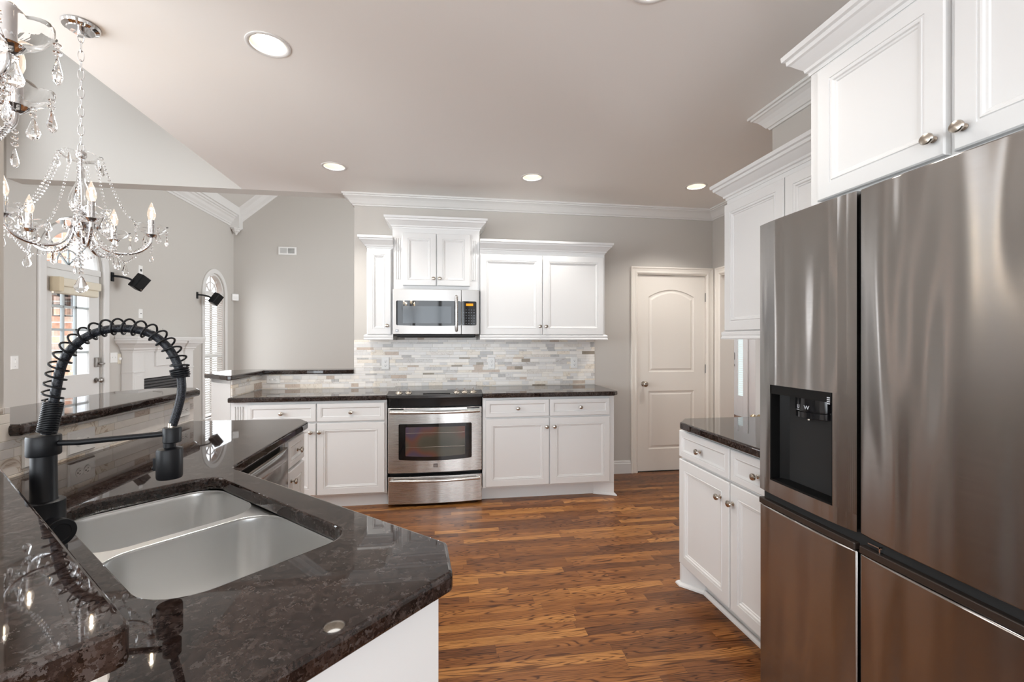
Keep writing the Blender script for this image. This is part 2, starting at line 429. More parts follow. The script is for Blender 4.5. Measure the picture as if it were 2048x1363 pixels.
CH = 2.715   # kitchen ceiling height

# ------------------------------------------------------------------ room shell
struct('floor', MB().box(-3.8, 5.6, -3.8, 9.2, -.05, 0), M['oak'])
# flat kitchen ceiling with the raised breakfast-nook opening at the left
CANS = [(-.797, 2.245), (-.843, 3.735), (.737, 3.735), (2.214, 3.735), (.80, 1.645)]
can_holes = [[(x + .077*math.cos(2*PI*k/32), y + .077*math.sin(2*PI*k/32)) for k in range(32)] for x, y in CANS]
struct('ceiling', MB().prism([(-3.62, -3.6), (5.4, -3.6), (5.4, 9.0), (2.4, 9.0), (2.4, 4.55), (-.82, 4.55), (-.82, 4.41), (-1.78, 4.41), (-1.78, 2.33), (-2.08, 2.52), (-3.62, 3.49)], CH, CH+.05, can_holes), M['ceil'])
struct('wall_back', MB().box(-.82, 1.96, 4.43, 4.55, 0, CH).box(2.75, 2.95, 4.43, 4.55, 0, CH).box(1.96, 2.75, 4.43, 4.55, 2.04, CH), M['wall'])
struct('wall_right', MB().box(2.813, 2.95, 4.30, 4.43, 0, CH).box(2.813, 2.95, 2.45, 3.35, 0, CH).box(2.813, 2.95, 3.35, 4.30, 2.03, CH), M['wall'])
struct('wall_partition', MB().box(1.95, 2.07, -3.5, 2.46, 0, CH), M['wall'])
struct('wall_header', MB().box(-3.62, -.82, 4.41, 4.56, CH, 4.6), M['vault'])
# nook vault: vertical faces round the opening, raised ceiling over it
struct('wall_nook', MB().box(-1.78, -1.70, 2.33, 4.41, CH+.01, 4.6).prism([(-1.78, 2.33), (-2.08, 2.52), (-3.62, 3.49), (-3.62, 3.40), (-1.74, 2.22)], CH+.01, 4.6), M['vault'])
struct('ceiling_nook', MB().box(-3.8, -1.6, 2.2, 4.5, 4.3, 4.35), M['vault'])
# full-height wall end between the two bar tops
struct('wall_stub', MB().prism([(-1.37, 1.66), (-1.50, 1.66), (-1.50, 1.49), (-1.31, 1.30), (-1.22, 1.38), (-1.37, 1.53)], 0, CH), M['wall'])
# long left wall with openings for the glazed door and the arched window
def arch_hole(y0, y1, z0, zs, n=16):
    c = (y0+y1)/2; r = (y1-y0)/2
    return [(y0, z0), (y1, z0)] + [(c + r*math.cos(PI*i/n), zs + r*math.sin(PI*i/n)) for i in range(n+1)]
def yz_prism(pts, holes, x0, x1):
    mb = MB(); mb.prism(pts, x0, x1, holes)
    for v in mb.bm.verts: v.co = Vector((v.co.z, v.co.x, v.co.y))
    return mb
def yz(mb):
    for v in mb.bm.verts: v.co = Vector((v.co.z, v.co.x, v.co.y))
    return mb
H1 = arch_hole(4.778, 5.495, .005, 2.10); H2 = arch_hole(7.60, 8.26, .16, 2.10)
H3 = [(-.5, .9), (2.5, .9), (2.5, 2.4), (-.5, 2.4)]; H4 = [(2.9, 3.0), (4.0, 3.0), (4.0, 4.0), (2.9, 4.0)]  # last two: unseen openings put in for the nook fill lamps
struct('wall_left', yz_prism([(-3.6, 0), (8.6, 0), (8.6, 4.6), (-3.6, 4.6)], [H1, H2, H3, H4], -3.74, -3.62), M['wall'])
struct('wall_living', MB().box(-3.74, 2.5, 8.6, 8.72, 0, 5.5), M['wall'])
struct('wall_living_right', MB().box(2.3, 2.4, 4.55, 8.6, 3.1, 5.5).box(2.3, 2.4, 4.55, 8.6, 0, .7).box(2.3, 2.4, 4.55, 5.0, .7, 3.1).box(2.3, 2.4, 8.2, 8.6, .7, 3.1), M['wall'])  # unseen opening put in for the living room fill lamp
mb = MB()
vs = [(-3.74, 4.5, 3.43), (-.7, 4.5, 5.99), (2.4, 4.5, 3.5), (-3.74, 8.7, 3.43), (-.7, 8.7, 5.99), (2.4, 8.7, 3.5)]
bv = [mb.bm.verts.new(v) for v in vs] + [mb.bm.verts.new((v[0], v[1], v[2]+.06)) for v in vs]
for f in ((0, 1, 4, 3), (1, 2, 5, 4), (6, 9, 10, 7), (7, 10, 11, 8), (0, 3, 9, 6), (2, 8, 11, 5), (0, 6, 7, 1), (1, 7, 8, 2), (3, 4, 10, 9), (4, 5, 11, 10)): mb.bm.faces.new([bv[i] for i in f])
struct('ceiling_vault', mb, M['vault'])
struct('wall_living_front', MB().box(-.82, 2.4, 4.50, 4.56, CH, 6.1), M['wall'])
struct('wall_rear', MB().box(-3.7, 2.07, -3.6, -3.5, 0, .35).box(-3.7, 2.07, -3.6, -3.5, 2.55, CH).box(-3.7, -3.3, -3.6, -3.5, .35, 2.55).box(-1.75, -1.55, -3.6, -3.5, .35, 2.55)
       .box(-.05, .15, -3.6, -3.5, .35, 2.55).box(1.7, 2.07, -3.6, -3.5, .35, 2.55), M['wall'])
# foyer beyond the opening in the right wall
struct('wall_foyer', MB().box(5.3, 5.42, 2.3, 9.0, 0, CH).box(2.95, 5.42, 8.9, 9.0, 0, CH).box(2.07, 5.42, 2.3, 2.4, 0, CH).box(2.40, 2.5, 4.55, 9.0, 0, CH), mat('foyer_grey_paint', (.56, .555, .55), .5))

CROWN = [(0, 0), (0, -.10), (.012, -.10), (.016, -.088), (.024, -.086), (.030, -.078), (.040, -.062), (.056, -.042), (.074, -.028), (.082, -.026), (.084, -.016), (.096, -.014), (.096, 0)]
struct('trim_1', MB().sweep(CROWN, [(-.82, 4.55), (-.82, 4.43), (2.813, 4.43), (2.813, 2.3)], side=-1, z=CH), M['trim'], smooth=False)
struct('trim_2', MB().sweep(CROWN, [(2.07, 2.2), (2.07, 2.46), (1.95, 2.46), (1.95, -3.4)], side=-1, z=CH), M['trim'])
BIGC = [(0, 0), (0, -.20), (.012, -.20), (.018, -.175), (.03, -.17), (.034, -.15), (.06, -.12), (.075, -.085), (.095, -.07), (.10, -.05), (.12, -.045), (.125, -.02), (.15, -.015), (.15, .12), (0, 0)]
struct('trim_3', MB().sweep(BIGC, [(-3.62, 4.56), (-3.62, 8.6)], side=-1, z=3.53), M['trim'])
# sloping crown on the gable wall
mb = MB()
pr = [(0, 0), (0, -.22), (.03, -.20), (.05, -.14), (.10, -.08), (.12, -.02), (.14, 0)]
A = [mb.bm.verts.new((-3.62, 8.6-o, 3.53+h)) for o, h in pr]; B_ = [mb.bm.verts.new((-.75, 8.6-o, 3.53+h+2.87*.843)) for o, h in pr]
for i in range(len(pr)):
    j = (i+1) % len(pr); mb.bm.faces.new((A[i], A[j], B_[j], B_[i]))
mb.bm.faces.new(A); mb.bm.faces.new(B_[::-1])
struct('trim_4', mb, M['trim'])
# corner corbel under the vault crown
cb_ = MB().lathe([(.0, -.02), (.02, 0), (.03, .03), (.06, .05), (.065, .075), (.085, .08), (.085, .10)], (-3.55, 8.53, 3.20), (0, 0, 1), 8)
cb_.smooth = False; cb_.box(-3.62, -3.47, 8.45, 8.6, 3.30, 3.62)
struct('trim_5', cb_, M['trim'])
BASEB = [(0, 0), (.016, 0), (.016, .10), (.012, .105), (.012, .118), (.006, .13), (0, .13)]
struct('baseboard_back', MB().sweep(BASEB, [(1.483, 4.43), (1.90, 4.43)], side=-1), M['trim'])
struct('baseboard_living', MB().sweep(BASEB, [(-3.62, 8.6), (2.3, 8.6)], side=-1), M['trim'])

# door casings
CASE = [(.0, 0), (.0, .022), (.012, .024), (.020, .018), (.045, .015), (.052, .020), (.064, .018), (.074, .010), (.074, 0)]
def casing_xz(x0, x1, z1, y, sgn=-1):
    """casing round an opening in a wall facing -y; profile (out, thick), mitred"""
    mb = MB(); rings = []
    for (x, z, ox, oz) in ((x0, 0, -1, 0), (x0, z1, -1, 1), (x1, z1, 1, 1), (x1, 0, 1, 0)):
        rings.append([mb.bm.verts.new((x + ox*(.074-o), y + sgn*h, z + oz*(.074-o))) for o, h in CASE])
    k = len(CASE)
    for a, b in zip(rings, rings[1:]):
        for j in range(k): mb.bm.faces.new((a[j], a[(j+1) % k], b[(j+1) % k], b[j]))
    mb.bm.faces.new(rings[0]); mb.bm.faces.new(rings[-1][::-1])
    return mb
struct('trim_6', casing_xz(1.975, 2.737, 2.038, 4.43), M['cream'])
struct('trim_7', MB().box(1.96, 1.975, 4.43, 4.55, 0, 2.05).box(2.737, 2.75, 4.43, 4.55, 0, 2.05).box(1.96, 2.75, 4.43, 4.55, 2.032, 2.045), M['cream'])
mb = casing_xz(3.42, 4.285, 2.03, 0)      # opening in the right wall: build flat then turn to face -x
for v in mb.bm.verts: v.co = Vector((2.813 + v.co.y, v.co.x, v.co.z))
mb.box(2.813, 2.96, 4.285, 4.30, 0, 2.03).box(2.813, 2.96, 3.42, 4.285, 2.02, 2.035)
struct('trim_8', mb, M['cream'])

# ---- pantry door
d1 = sempty('door_1', (1.977, 4.442, .008))
mb = MB()
w_, h_ = .756, 2.018
# slab with two recessed panels, upper one arched: frame pieces around panels
def arch_top(x0, x1, z0, z1, rise, n=14):
    def f(ins):
        a, b, c, d = x0+ins, x1-ins, z0+ins, z1-ins
        pts = [(a, c), (b, c)]
        for i in range(n+1):
            u = i/n; x = b + (a-b)*u
            pts.append((x, d - rise + rise * (1 - (2*u-1)**2)))
        return pts
    return f
mb2 = MB()
pn = [(0, .0), (.004, .006), (.012, .009), (.022, .009), (.036, .003), (.040, .0025)]
up = arch_top(.125, .631, 1.02, 1.875, .075); lo = lambda ins: [(.125+ins, .225+ins), (.631-ins, .225+ins), (.631-ins, .825-ins), (.125+ins, .825-ins)]
mb.prism([(0, 0), (w_, 0), (w_, h_), (0, h_)], 0, .035, [up(0), lo(0)])
for v in mb.bm.verts: v.co = Vector((v.co.x, v.co.z, v.co.y))
struct('door_slab', mb, M['cream'], d1)
mb = MB(); mb.rings(0, 0, 0, 0, [(-.001, .03), (-.001, 0)] + pn[1:], up); mb.rings(0, 0, 0, 0, [(-.001, .03), (-.001, 0)] + pn[1:], lo)
struct('door_panel', mb, M['cream'], d1)
KNOB = [(.026, 0), (.027, -.004), (.012, -.008), (.010, -.022), (.014, -.030), (.024, -.036), (.029, -.048), (.027, -.058), (.018, -.066), (.004, -.068)]
def dknob(parent, loc, axis=(0, 1, 0), m=None):
    return newobj('door_knob', MB().lathe(KNOB, (0, 0, 0), axis, 24), m or M['nickel'], parent, loc=loc)
dknob(d1, (.07, 0, .90))
for z in (1.80, 1.05, .25):
    newobj('hinge', MB().cyl((0, 0, -.045), (0, 0, .045), .007, 10).box(-.012, .016, -.001, .003, -.045, .045), M['hinge'], d1, loc=(.764, -.008, z))
struct('door_gap_shade', MB().box(1.977, 2.735, 4.432, 4.46, -.002, .004), M['darkgap'])  # dark strip painting the shade in the gap under the door

# ------------------------------------------------------------------ cabinet parts
def cknob(parent, x, z, yf):
    prof = [(.009, 0), (.0095, -.003), (.005, -.006), (.0045, -.014), (.009, -.018), (.0155, -.021), (.0165, -.025), (.0145, -.029), (.007, -.0315), (.001, -.032)]
    return newobj('knob', MB().lathe(prof, (0, 0, 0), (0, 1, 0), 20, sc=(1.08, .92)), M['nickel'], parent, loc=(x, yf, z))
def cdoor(par, x0, x1, z0, z1, yf, kx=None, kz=None, fr=.055, name='door'):
    d = newobj(name, MB().door(x0, x1, z0, z1, yf, fr), M['cab'], par)
    if kx is not None: cknob(d, kx, kz, yf)
    return d
def cdrawer(par, x0, x1, z0, z1, yf, kx=None):
    d = newobj('drawer', MB().drawer(x0, x1, z0, z1, yf), M['cab'], par)
    cknob(d, (x0+x1)/2 if kx is None else kx, (z0+z1)/2, yf); return d
CC = [(0, 0), (.004, 0), (.006, .012), (.014, .016), (.016, .026), (.030, .040), (.046, .058), (.054, .062), (.056, .076), (.066, .080), (.068, .098), (0, .098)]
RAIL = [(0, 0), (.022, 0), (.024, .008), (.020, .014), (.020, .02), (.022, .026), (.022, .038), (.016, .044), (.004, .052), (0, .052)]
def wall_cab(name, label, loc, rotz, w, dep, z0, z1, doors, crown='LR', rail='LR', crownz=.098, flutes=(), bodyx=None, group=None, frame=.055):
    """local: front faces -y at y=0 (door fronts), body y .022..dep, x 0..w"""
    t = thing(name, label, 'cabinet', loc, rotz, group)
    newobj('body', MB().box(0, w, .022, dep, z0, z1), M['cab'], t, bev=.0015)
    for d in doors: cdoor(t, *d, fr=frame)
    path = ([(0, dep)] if 'L' in crown else []) + [(0, .022), (w, .022)] + ([(w, dep)] if 'R' in crown else [])
    newobj('crown_molding', MB().sweep(CC, path, side=-1, z=z1-.005).box(.001, w-.001, .023, dep, z1-.01, z1+.09), M['cab'], t)
    if rail is not None:
        path = ([(0, dep)] if 'L' in rail else []) + [(0, .022), (w, .022)] + ([(w, dep)] if 'R' in rail else [])
        newobj('light_rail', MB().sweep(RAIL, path, side=-1, z=z0-.03).box(.001, w-.001, .023, dep, z0-.03, z0+.002), M['cab'], t)
    for fx in flutes:
        mb = MB()
        for k in range(3): mb.box(fx-.022+.016*k, fx-.012+.016*k, .016, .024, z0+.09, z1-.09)
        newobj('fluted_stile', mb, M['cab'], t, bev=.003)
    return t
YF = 4.08
wall_cab('wall_cabinet', 'narrow white single-door wall cabinet left of the microwave', (-.655, YF, 0), 0, .225, .35, 1.39, 2.165,
    [(.008, .208, 1.408, 2.15, 0, .176, 1.483)], crown='L', rail='L', frame=.05)
wall_cab('wall_cabinet', 'tall-set white two-door wall cabinet directly above the microwave', (-.437, YF-.0, 0), 0, .763, .35, 1.802, 2.345,
    [(.087, .378, 1.838, 2.30, 0, .355, 1.90), (.386, .677, 1.838, 2.30, 0, .410, 1.90)], rail=None, flutes=(.046, .718), frame=.05)
wall_cab('wall_cabinet', 'wide white two-door wall cabinet right of the microwave', (.328, YF, 0), 0, 1.175, .35, 1.39, 2.165,
    [(.003, .572, 1.408, 2.13, 0, .548, 1.483), (.580, 1.157, 1.408, 2.13, 0, .605, 1.483)], crown='R', rail='R', frame=.055)

def base_cab(name, label, loc, rotz, w, dep, doors, drawers, toe=(0, None), feet=None, flutes=()):
    t = thing(name, label, 'cabinet', loc, rotz)
    newobj('body', MB().box(0, w, .022, dep, .114, .876), M['cab'], t, bev=.0015)
    tx0, tx1 = toe[0], toe[1] if toe[1] is not None else w
    newobj('toe_kick', MB().box(tx0, tx1, .097, dep, 0, .116), M['cab'], t)
    for d in doors: cdoor(t, *d)
    for d in drawers: cdrawer(t, *d)
    for fx in flutes:
        mb = MB()
        for k in range(4): mb.box(fx-.034+.018*k, fx-.024+.018*k, .012, .024, .16, .84)
        newobj('fluted_stile', mb, M['cab'], t, bev=.003)
    if feet: newobj('end_foot', feet, M['cab'], t, bev=.002)
    return t
DT, DB, RT, RB = .697, .128, .855, .71   # door top/bottom, drawer top/bottom
base_cab('base_cabinet', 'white base cabinet left of the range with fluted left stile', (-1.625, 3.79, 0), 0, 1.175, .63,
    [(.125, .631, DB, DT, 0, .597, .63), (.639, 1.160, DB, DT, 0, .661, .63)], [(.125, .631, RB, RT, 0), (.639, 1.160, RB, RT, 0)], flutes=(.06,))
fm = MB().prism([(.99, .10), (1.155, .022), (1.155, .63), (1.02, .63)], 0, .116)
fm.sweep([(0, 0), (.018, 0), (.016, .010), (.008, .018), (0, .02)], [(.99, .10), (1.155, .022), (1.155, .60)], side=-1)
base_cab('base_cabinet', 'white base cabinet right of the range beside the pantry wall', (.328, 3.79, 0), 0, 1.155, .63,
    [(.025, .568, DB, DT, 0, .544, .622), (.576, 1.110, DB, DT, 0, .612, .622)], [(.025, .568, RB, RT, 0), (.576, 1.110, RB, RT, 0)], toe=(0, 1.03), feet=fm)

def counter(name, label, pts, holes=(), z0=.876, z1=.914, bev=.008):
    o = newobj(name, MB().prism(pts, z0, z1, holes), M['granite'], bev=bev, seg=3)
    tag(o, label, 'countertop' if 'counter' in name else 'bar top'); return o
counter('countertop', 'dark granite countertop left of the range along the back wall', [(-1.63, 3.765), (-.447, 3.765), (-.447, 4.42), (-1.622, 4.42)])
counter('countertop', 'dark granite countertop right of the range below the wide wall cabinet', [(.327, 3.765), (1.47, 3.765), (1.515, 3.81), (1.515, 4.42), (.327, 4.42)])
# backsplash on the back wall
struct('wall_tile', MB().box(-.82, 1.515, 4.42, 4.432, .914, 1.36).box(-.42, .32, 4.42, 4.432, 1.36, 1.40).box(-1.63, -.82, 4.42, 4.432, .914, 1.05), M['tile_x'])
# half wall with raised bar behind the left counter
struct('wall_half_back', MB().prism([(-1.635, 3.83), (-1.635, 4.43), (-.82, 4.43), (-.82, 4.55), (-1.76, 4.55), (-1.89, 4.42), (-1.89, 4.085)], 0, 1.047), M['trim'])
struct('trim_10', MB().sweep([(0, 0), (.006, 0), (.010, .01), (.016, .014), (.016, .034), (0, .034)], [(-1.635, 3.83), (-1.89, 4.085), (-1.89, 4.4)], side=-1, z=1.012), M['trim'])
struct('wall_tile_return', MB().box(-1.636, -1.624, 3.835, 4.42, .914, 1.05), M['tile_y'])
counter('bar_top', 'dark granite raised bar ledge on the far half wall behind the left counter',
    [(-.82, 4.395), (-1.60, 4.395), (-1.60, 3.77), (-1.635, 3.765), (-1.935, 4.065), (-1.935, 4.46), (-1.80, 4.60), (-.82, 4.60)], z0=1.047, z1=1.085)

# ------------------------------------------------------------------ outlets and plates
def outlet(label, loc, rotz, horiz=False, kind='duplex', group=None, w=.07, h=.115, cat='outlet'):
    nm = {'duplex': 'outlet', 'switch': 'light_switch', 'double': 'outlet', 'blank': 'wall_plate', 'cable': 'wall_plate', 'switch2': 'light_switch'}[kind]
    t = thing(nm, label, cat, loc, rotz, group)
    if kind in ('double', 'switch2'): w = .115
    W_, H_ = (h, w) if horiz else (w, h)
    if kind in ('double', 'switch2'): W_, H_ = .115, .115
    newobj('plate', MB().rings(-W_/2, W_/2, -H_/2, H_/2, [(0, .0005), (0, -.002), (.004, -.006)]), M['plate'], t)
    def soc(cx, cz, rot):
        mb = MB(); mb.lathe([(.0165, -.0055), (.0165, -.0075), (.015, -.008)], (cx, 0, cz), (0, 1, 0), 20)
        s_ = newobj('socket', mb, M['plate'], t)
        m2 = MB()
        for a, b, wx, wz in ((-.006, .002, .0018, .007), (.006, .002, .0018, .0085), (0, -.008, .005, .005)):
            if rot: a, b, wx, wz = b, a, wz, wx
            m2.box(cx+a-wx/2, cx+a+wx/2, -.0086, -.0078, cz+b-wz/2, cz+b+wz/2)
        newobj('slots', m2, M['slot'], s_)
    if kind == 'duplex':
        if horiz: soc(-.0195, 0, True); soc(.0195, 0, True)
        else: soc(0, .0195, False); soc(0, -.0195, False)
    elif kind == 'double':
        for cx in (-.023, .023): soc(cx, .0195, False); soc(cx, -.0195, False)
    elif kind == 'switch':
        newobj('rocker', MB().box(-.005, .005, -.014, -.004, -.002, .018), M['plate'], t, bev=.001)
        newobj('screw', MB().cyl((0, -.0062, -.03), (0, -.007, -.03), .003, 8).cyl((0, -.0062, .03), (0, -.007, .03), .003, 8), M['hinge'], t)
    elif kind == 'switch2':
        for cx in (-.023, .023): newobj('rocker', MB().box(cx-.005, cx+.005, -.014, -.004, -.006, .012), M['plate'], t, bev=.001)
    elif kind == 'cable':
        newobj('jack', MB().box(-.014, .014, -.008, -.005, -.014, .014), M['slot'], t)
    elif kind == 'blank':
        newobj('jack', MB().box(-.012, .012, -.008, -.005, -.002, .006), M['slot'], t)
    return t
OY = 4.4195
outlet('white outlet on the stone backsplash left of the range', (-.535, OY, 1.14), 0)
outlet('white outlet on the stone backsplash just right of the range', (.468, OY, 1.135), 0)
outlet('white outlet at the far right of the stone backsplash near its edge', (1.302, OY, 1.135), 0)
outlet('white sideways outlet on low backsplash below the far raised bar', (-1.525, OY, 1.0), 0, horiz=True)
# on the peninsula backsplash, facing +x
PX = -1.3585
outlet('white sideways outlet nearest the faucet on the peninsula backsplash', (PX, 1.775, .980), PI/2, horiz=True, w=.095, h=.135)
outlet('white sideways outlet behind the faucet arm on the peninsula backsplash', (PX, 1.955, .972), PI/2, horiz=True, w=.085, h=.13)
outlet('white sideways outlet at the far end of the peninsula backsplash', (PX, 2.64, .985), PI/2, horiz=True)
LX = -3.619
outlet('white toggle switch plate on the living wall left of the glazed door', (LX, 4.48, 1.165), PI/2, kind='switch', cat='switch')
outlet('white double switch plate beside the glazed door lock', (LX, 5.665, 1.165), PI/2, kind='switch2', cat='switch')
outlet('white plate with cable jack up on the wall between the speakers', (LX, 6.12, 2.205), PI/2, kind='cable', cat='wall plate')
outlet('white plate with small dark slot on the wall above the mantel', (LX, 6.12, 1.68), PI/2, kind='blank', cat='wall plate')
t = thing('dimmer_switch', 'white dimmer plate with round knob next to the mantel', 'switch', (LX, 5.752, 1.15), PI/2)
newobj('plate', MB().rings(-.025, .025, -.057, .057, [(0, .0005), (0, -.003), (.004, -.007)]), M['shade'], t)
newobj('dial', MB().lathe([(.018, -.006), (.017, -.018), (.012, -.022)], (0, 0, 0), (0, 1, 0), 16), M['plate'], t)
t = thing('motion_sensor', 'small white motion sensor in the living room corner', 'sensor', (-3.60, 8.58, 2.11), PI/4*1)
newobj('housing', MB().box(-.055, .055, -.05, .01, -.06, .06), M['plate'], t, bev=.012)
newobj('lens', MB().box(-.03, .03, -.054, -.045, -.03, .02), M['blind'], t, bev=.003)
t = thing('air_vent', 'white two-part louvred air vent high on the far living wall', 'vent', (-2.73, 8.595, 2.95))
newobj('frame', MB().box(-.15, .15, -.012, 0, -.07, .07), M['plate'], t, bev=.003)
mb = MB()
newobj('grille', MB().box(-.12, -.008, -.014, -.012, -.045, .045), mat('vent_light', (.42, .42, .41), .6), t)
newobj('grille', MB().box(.012, .12, -.014, -.012, -.045, .045), mat('vent_dark', (.16, .16, .15), .6), t)
for k in range(9): mb.box(-.12, .12, -.0165, -.014, -.042+.01*k, -.039+.01*k)
newobj('louvres', mb, M['plate'], t)

# ------------------------------------------------------------------ microwave
t = thing('microwave', 'stainless over-the-range microwave with black window', 'microwave', (-.428, 4.03, 1.382))
mwW, mwH = .748, .418
newobj('body', MB().box(.004, mwW-.004, .012, .40, .03, mwH), M['blackplastic'], t, bev=.004)
def bowed(x0, x1, z0, z1, y0, bow, thick, W_, n=20):
    mb = MB(); pts = []
    f = lambda x: y0 - bow * (1 - ((x - W_/2)/(W_/2))**2)
    xs = [x0 + (x1-x0)*i/n for i in range(n+1)]
    poly = [(x, f(x)) for x in xs] + [(x, f(x)+thick) for x in xs[::-1]]
    mb.prism(poly, z0, z1); return mb
fr = newobj('door', bowed(0, .587, .028, mwH, .012, .022, .03, mwW), M['steel_soft'], t, bev=.003)
newobj('control_panel', bowed(.589, mwW, .028, mwH, .012, .022, .03, mwW), M['steel_soft'], t, bev=.003)
# rounded black glass window: follows the bowed front
def bowed_plate(x0, x1, z0, z1, y0, bow, W_, off, r=.012, sag=0, n=24):
    mb = MB(); f = lambda x: y0 - bow * (1 - ((x - W_/2)/(W_/2))**2) - off
    xs = sorted(set([x0 + (x1-x0)*i/n for i in range(n+1)] + [x0+r*(1-math.cos(PI/2*i/4)) for i in range(5)] + [x1-r*(1-math.cos(PI/2*i/4)) for i in range(5)]))
    def rr(x):
        d = min(x-x0, x1-x)
        return 0 if d >= r else r - math.sqrt(max(0, r*r-(r-d)**2))
    T = [mb.bm.verts.new((x, f(x), z1-rr(x))) for x in xs]; B = [mb.bm.verts.new((x, f(x), z0+rr(x) - sag*(1-((x-(x0+x1)/2)/((x1-x0)/2))**2))) for x in xs]
    T2 = [mb.bm.verts.new((v.co.x, v.co.y+off+.002, v.co.z)) for v in T]; B2 = [mb.bm.verts.new((v.co.x, v.co.y+off+.002, v.co.z)) for v in B]
    for i in range(len(xs)-1):
        mb.bm.faces.new((B[i], B[i+1], T[i+1], T[i])); mb.bm.faces.new((T[i], T[i+1], T2[i+1], T2[i])); mb.bm.faces.new((B2[i], B2[i+1], B[i+1], B[i])); mb.bm.faces.new((T2[i], T2[i+1], B2[i+1], B2[i]))
    mb.bm.faces.new((B[0], T[0], T2[0], B2[0])); mb.bm.faces.new((B[-1], B2[-1], T2[-1], T[-1])); return mb
MG = mat('microwave_window', (.012, .013, .015), .04, spec=.35)
mwin = newobj('window', bowed_plate(.028, .585, .105, .318, .012, .022, mwW, .002, sag=.006), MG, t)
newobj('window_mesh', bowed_plate(.085, .50, .122, .27, .012, .022, mwW, .003, r=.005), mat('mesh_screen', (.085, .10, .115), .12, spec=.35), mwin)
kp = newobj('keypad', bowed_plate(.592, .722, .105, .318, .012, .022, mwW, .002), MG, t)
newobj('display', MB().box(.630, .692, -.004, .004, .278, .298), M['orange'], kp)
mb = MB()
for a in range(5):
    for b in range(6): mb.box(.604+a*.023, .612+a*.023, -.0035, .004, .120+b*.024, .1235+b*.024)
newobj('key_legends', mb, mat('legend_grey', (.30, .34, .42), .5), kp)
hb = MB(); hb.tube([(.545, -.008, .06), (.545, -.04, .068), (.545, -.046, .10), (.545, -.050, .205), (.545, -.046, .32), (.545, -.04, .352), (.545, -.008, .36)], .013, 12)
newobj('handle', hb, M['steel'], t)
newobj('bottom_grille', MB().box(.035, mwW-.035, .015, .36, .0, .03), M['blackplastic'], t, bev=.006)
em = newobj('emblem', MB().box(.024, .046, -.0035, .006, .048, .068), mat('emblem_grey', (.12, .12, .13), .3, .6), t)
em_l = MB()
for k in range(3): em_l.box(.027, .043, -.0045, -.003, .052+.0055*k, .0535+.0055*k)
newobj('emblem_lines', em_l, M['steel'], em)

# ------------------------------------------------------------------ range
t = thing('range', 'stainless slide-in electric range with glass cooktop', 'stove', (-.441, 3.80, 0))
RW = .762
newobj('body', MB().box(.004, RW-.004, .05, .64, .02, .80).box(.006, RW-.006, .03, .64, .80, .895), M['blackplastic'], t, bev=.003)
newobj('cooktop', MB().box(-.004, RW+.004, .04, .62, .905, .922), mat('cooktop_glass', (.012, .012, .012), .04, spec=.6), t, bev=.003)
# sloped bowed control panel
mb = MB(); n = 20
f = lambda x: -.012 - .035*(1-((x-RW/2)/(RW/2))**2)
ca = []
for i in range(n+1):
    x = -.008 + (RW+.016)*i/n; y = f(min(max(x, 0), RW))
    ca.append([mb.bm.verts.new(p) for p in ((x, .10, .935), (x, y, .912), (x, y, .885), (x, .10, .885))])
for a, b in zip(ca, ca[1:]):
    for j in range(4): mb.bm.faces.new((a[j], a[(j+1) % 4], b[(j+1) % 4], b[j]))
mb.bm.faces.new(ca[0]); mb.bm.faces.new(ca[-1][::-1])
cp = newobj('control_panel', mb, mat('panel_dark', (.035, .035, .036), .16, spec=.8), t, bev=.004)
newobj('display', MB().box(.28, .50, -.015, .045, .9155, .9225), M['blackgloss'], cp, bev=.002).rotation_euler = (0, 0, 0)
for kx in (.085, .162, .555, .62, .69):
    k = newobj('control_knob', MB().lathe([(.029, 0), (.029, .007), (.021, .012), (.019, .018), (.016, .020)], (0, 0, 0), (0, -.28, 1), 24), M['nickel'], cp, loc=(kx, .028, .919))
    newobj('knob_grip', MB().box(-.0055, .0055, -.019, .019, .015, .044), M['chrome'], k, bev=.003)
newobj('vent_strip', bowed(.004, RW-.004, .815, .885, .0, .012, .04, RW), M['blackgloss'], t, bev=.002)
od = newobj('oven_door', bowed(0, RW, .275, .805, .0, .022, .045, RW), M['steel'], t, bev=.004)
newobj('door_trim', MB().box(.02, RW-.02, -.012, .02, .790, .800), M['darkgap'], od)
hm = MB(); hp = [(.02 + (RW-.04)*i/16, -.03 - .032*(1-(2*i/16-1)**2), .772) for i in range(17)]
hm.tube(hp, .0135, 12); hm.box(.02, .045, -.035, .0, .762, .782).box(RW-.045, RW-.02, -.035, .0, .762, .782)
newobj('door_handle', hm, M['steel'], od)
GW = mat('oven_glass', (.010, .009, .009), .04, spec=.5)
ow = newobj('oven_window', bowed_plate(.085, .678, .385, .675, .0, .022, RW, .002, r=.012, sag=.012), GW, od)
ig = mat('oven_inner_glass', (.09, .06, .05), .06, spec=.5)
tt = NT(ig); tc = tt.n('ShaderNodeTexCoord'); nz = tt.n('ShaderNodeTexNoise'); nz.inputs['Scale'].default_value = 3.2; nz.inputs['Detail'].default_value = 1; tt.l(tc.outputs['Object'], nz.inputs['Vector'])
tt.l(tt.ramp(nz.outputs[0], [(.3, (.06, .062, .045)), (.42, (.09, .08, .06)), (.5, (.14, .065, .045)), (.58, (.085, .062, .095)), (.7, (.12, .09, .055))]), tt.b.inputs['Base Color'])
iw = newobj('inner_window', bowed_plate(.14, .622, .415, .648, .0, .022, RW, .003, r=.006, sag=.010), ig, ow)
mb = MB()
for z in (.485, .60): mb.box(.145, .617, -.0262, -.0245, z, z+.002)
newobj('oven_rack', mb, M['nickel'], ow)
em = newobj('emblem', MB().box(.364, .398, -.0245, -.015, .318, .348), mat('emblem_brown', (.10, .08, .07), .3, .6), od)
em_l = MB()
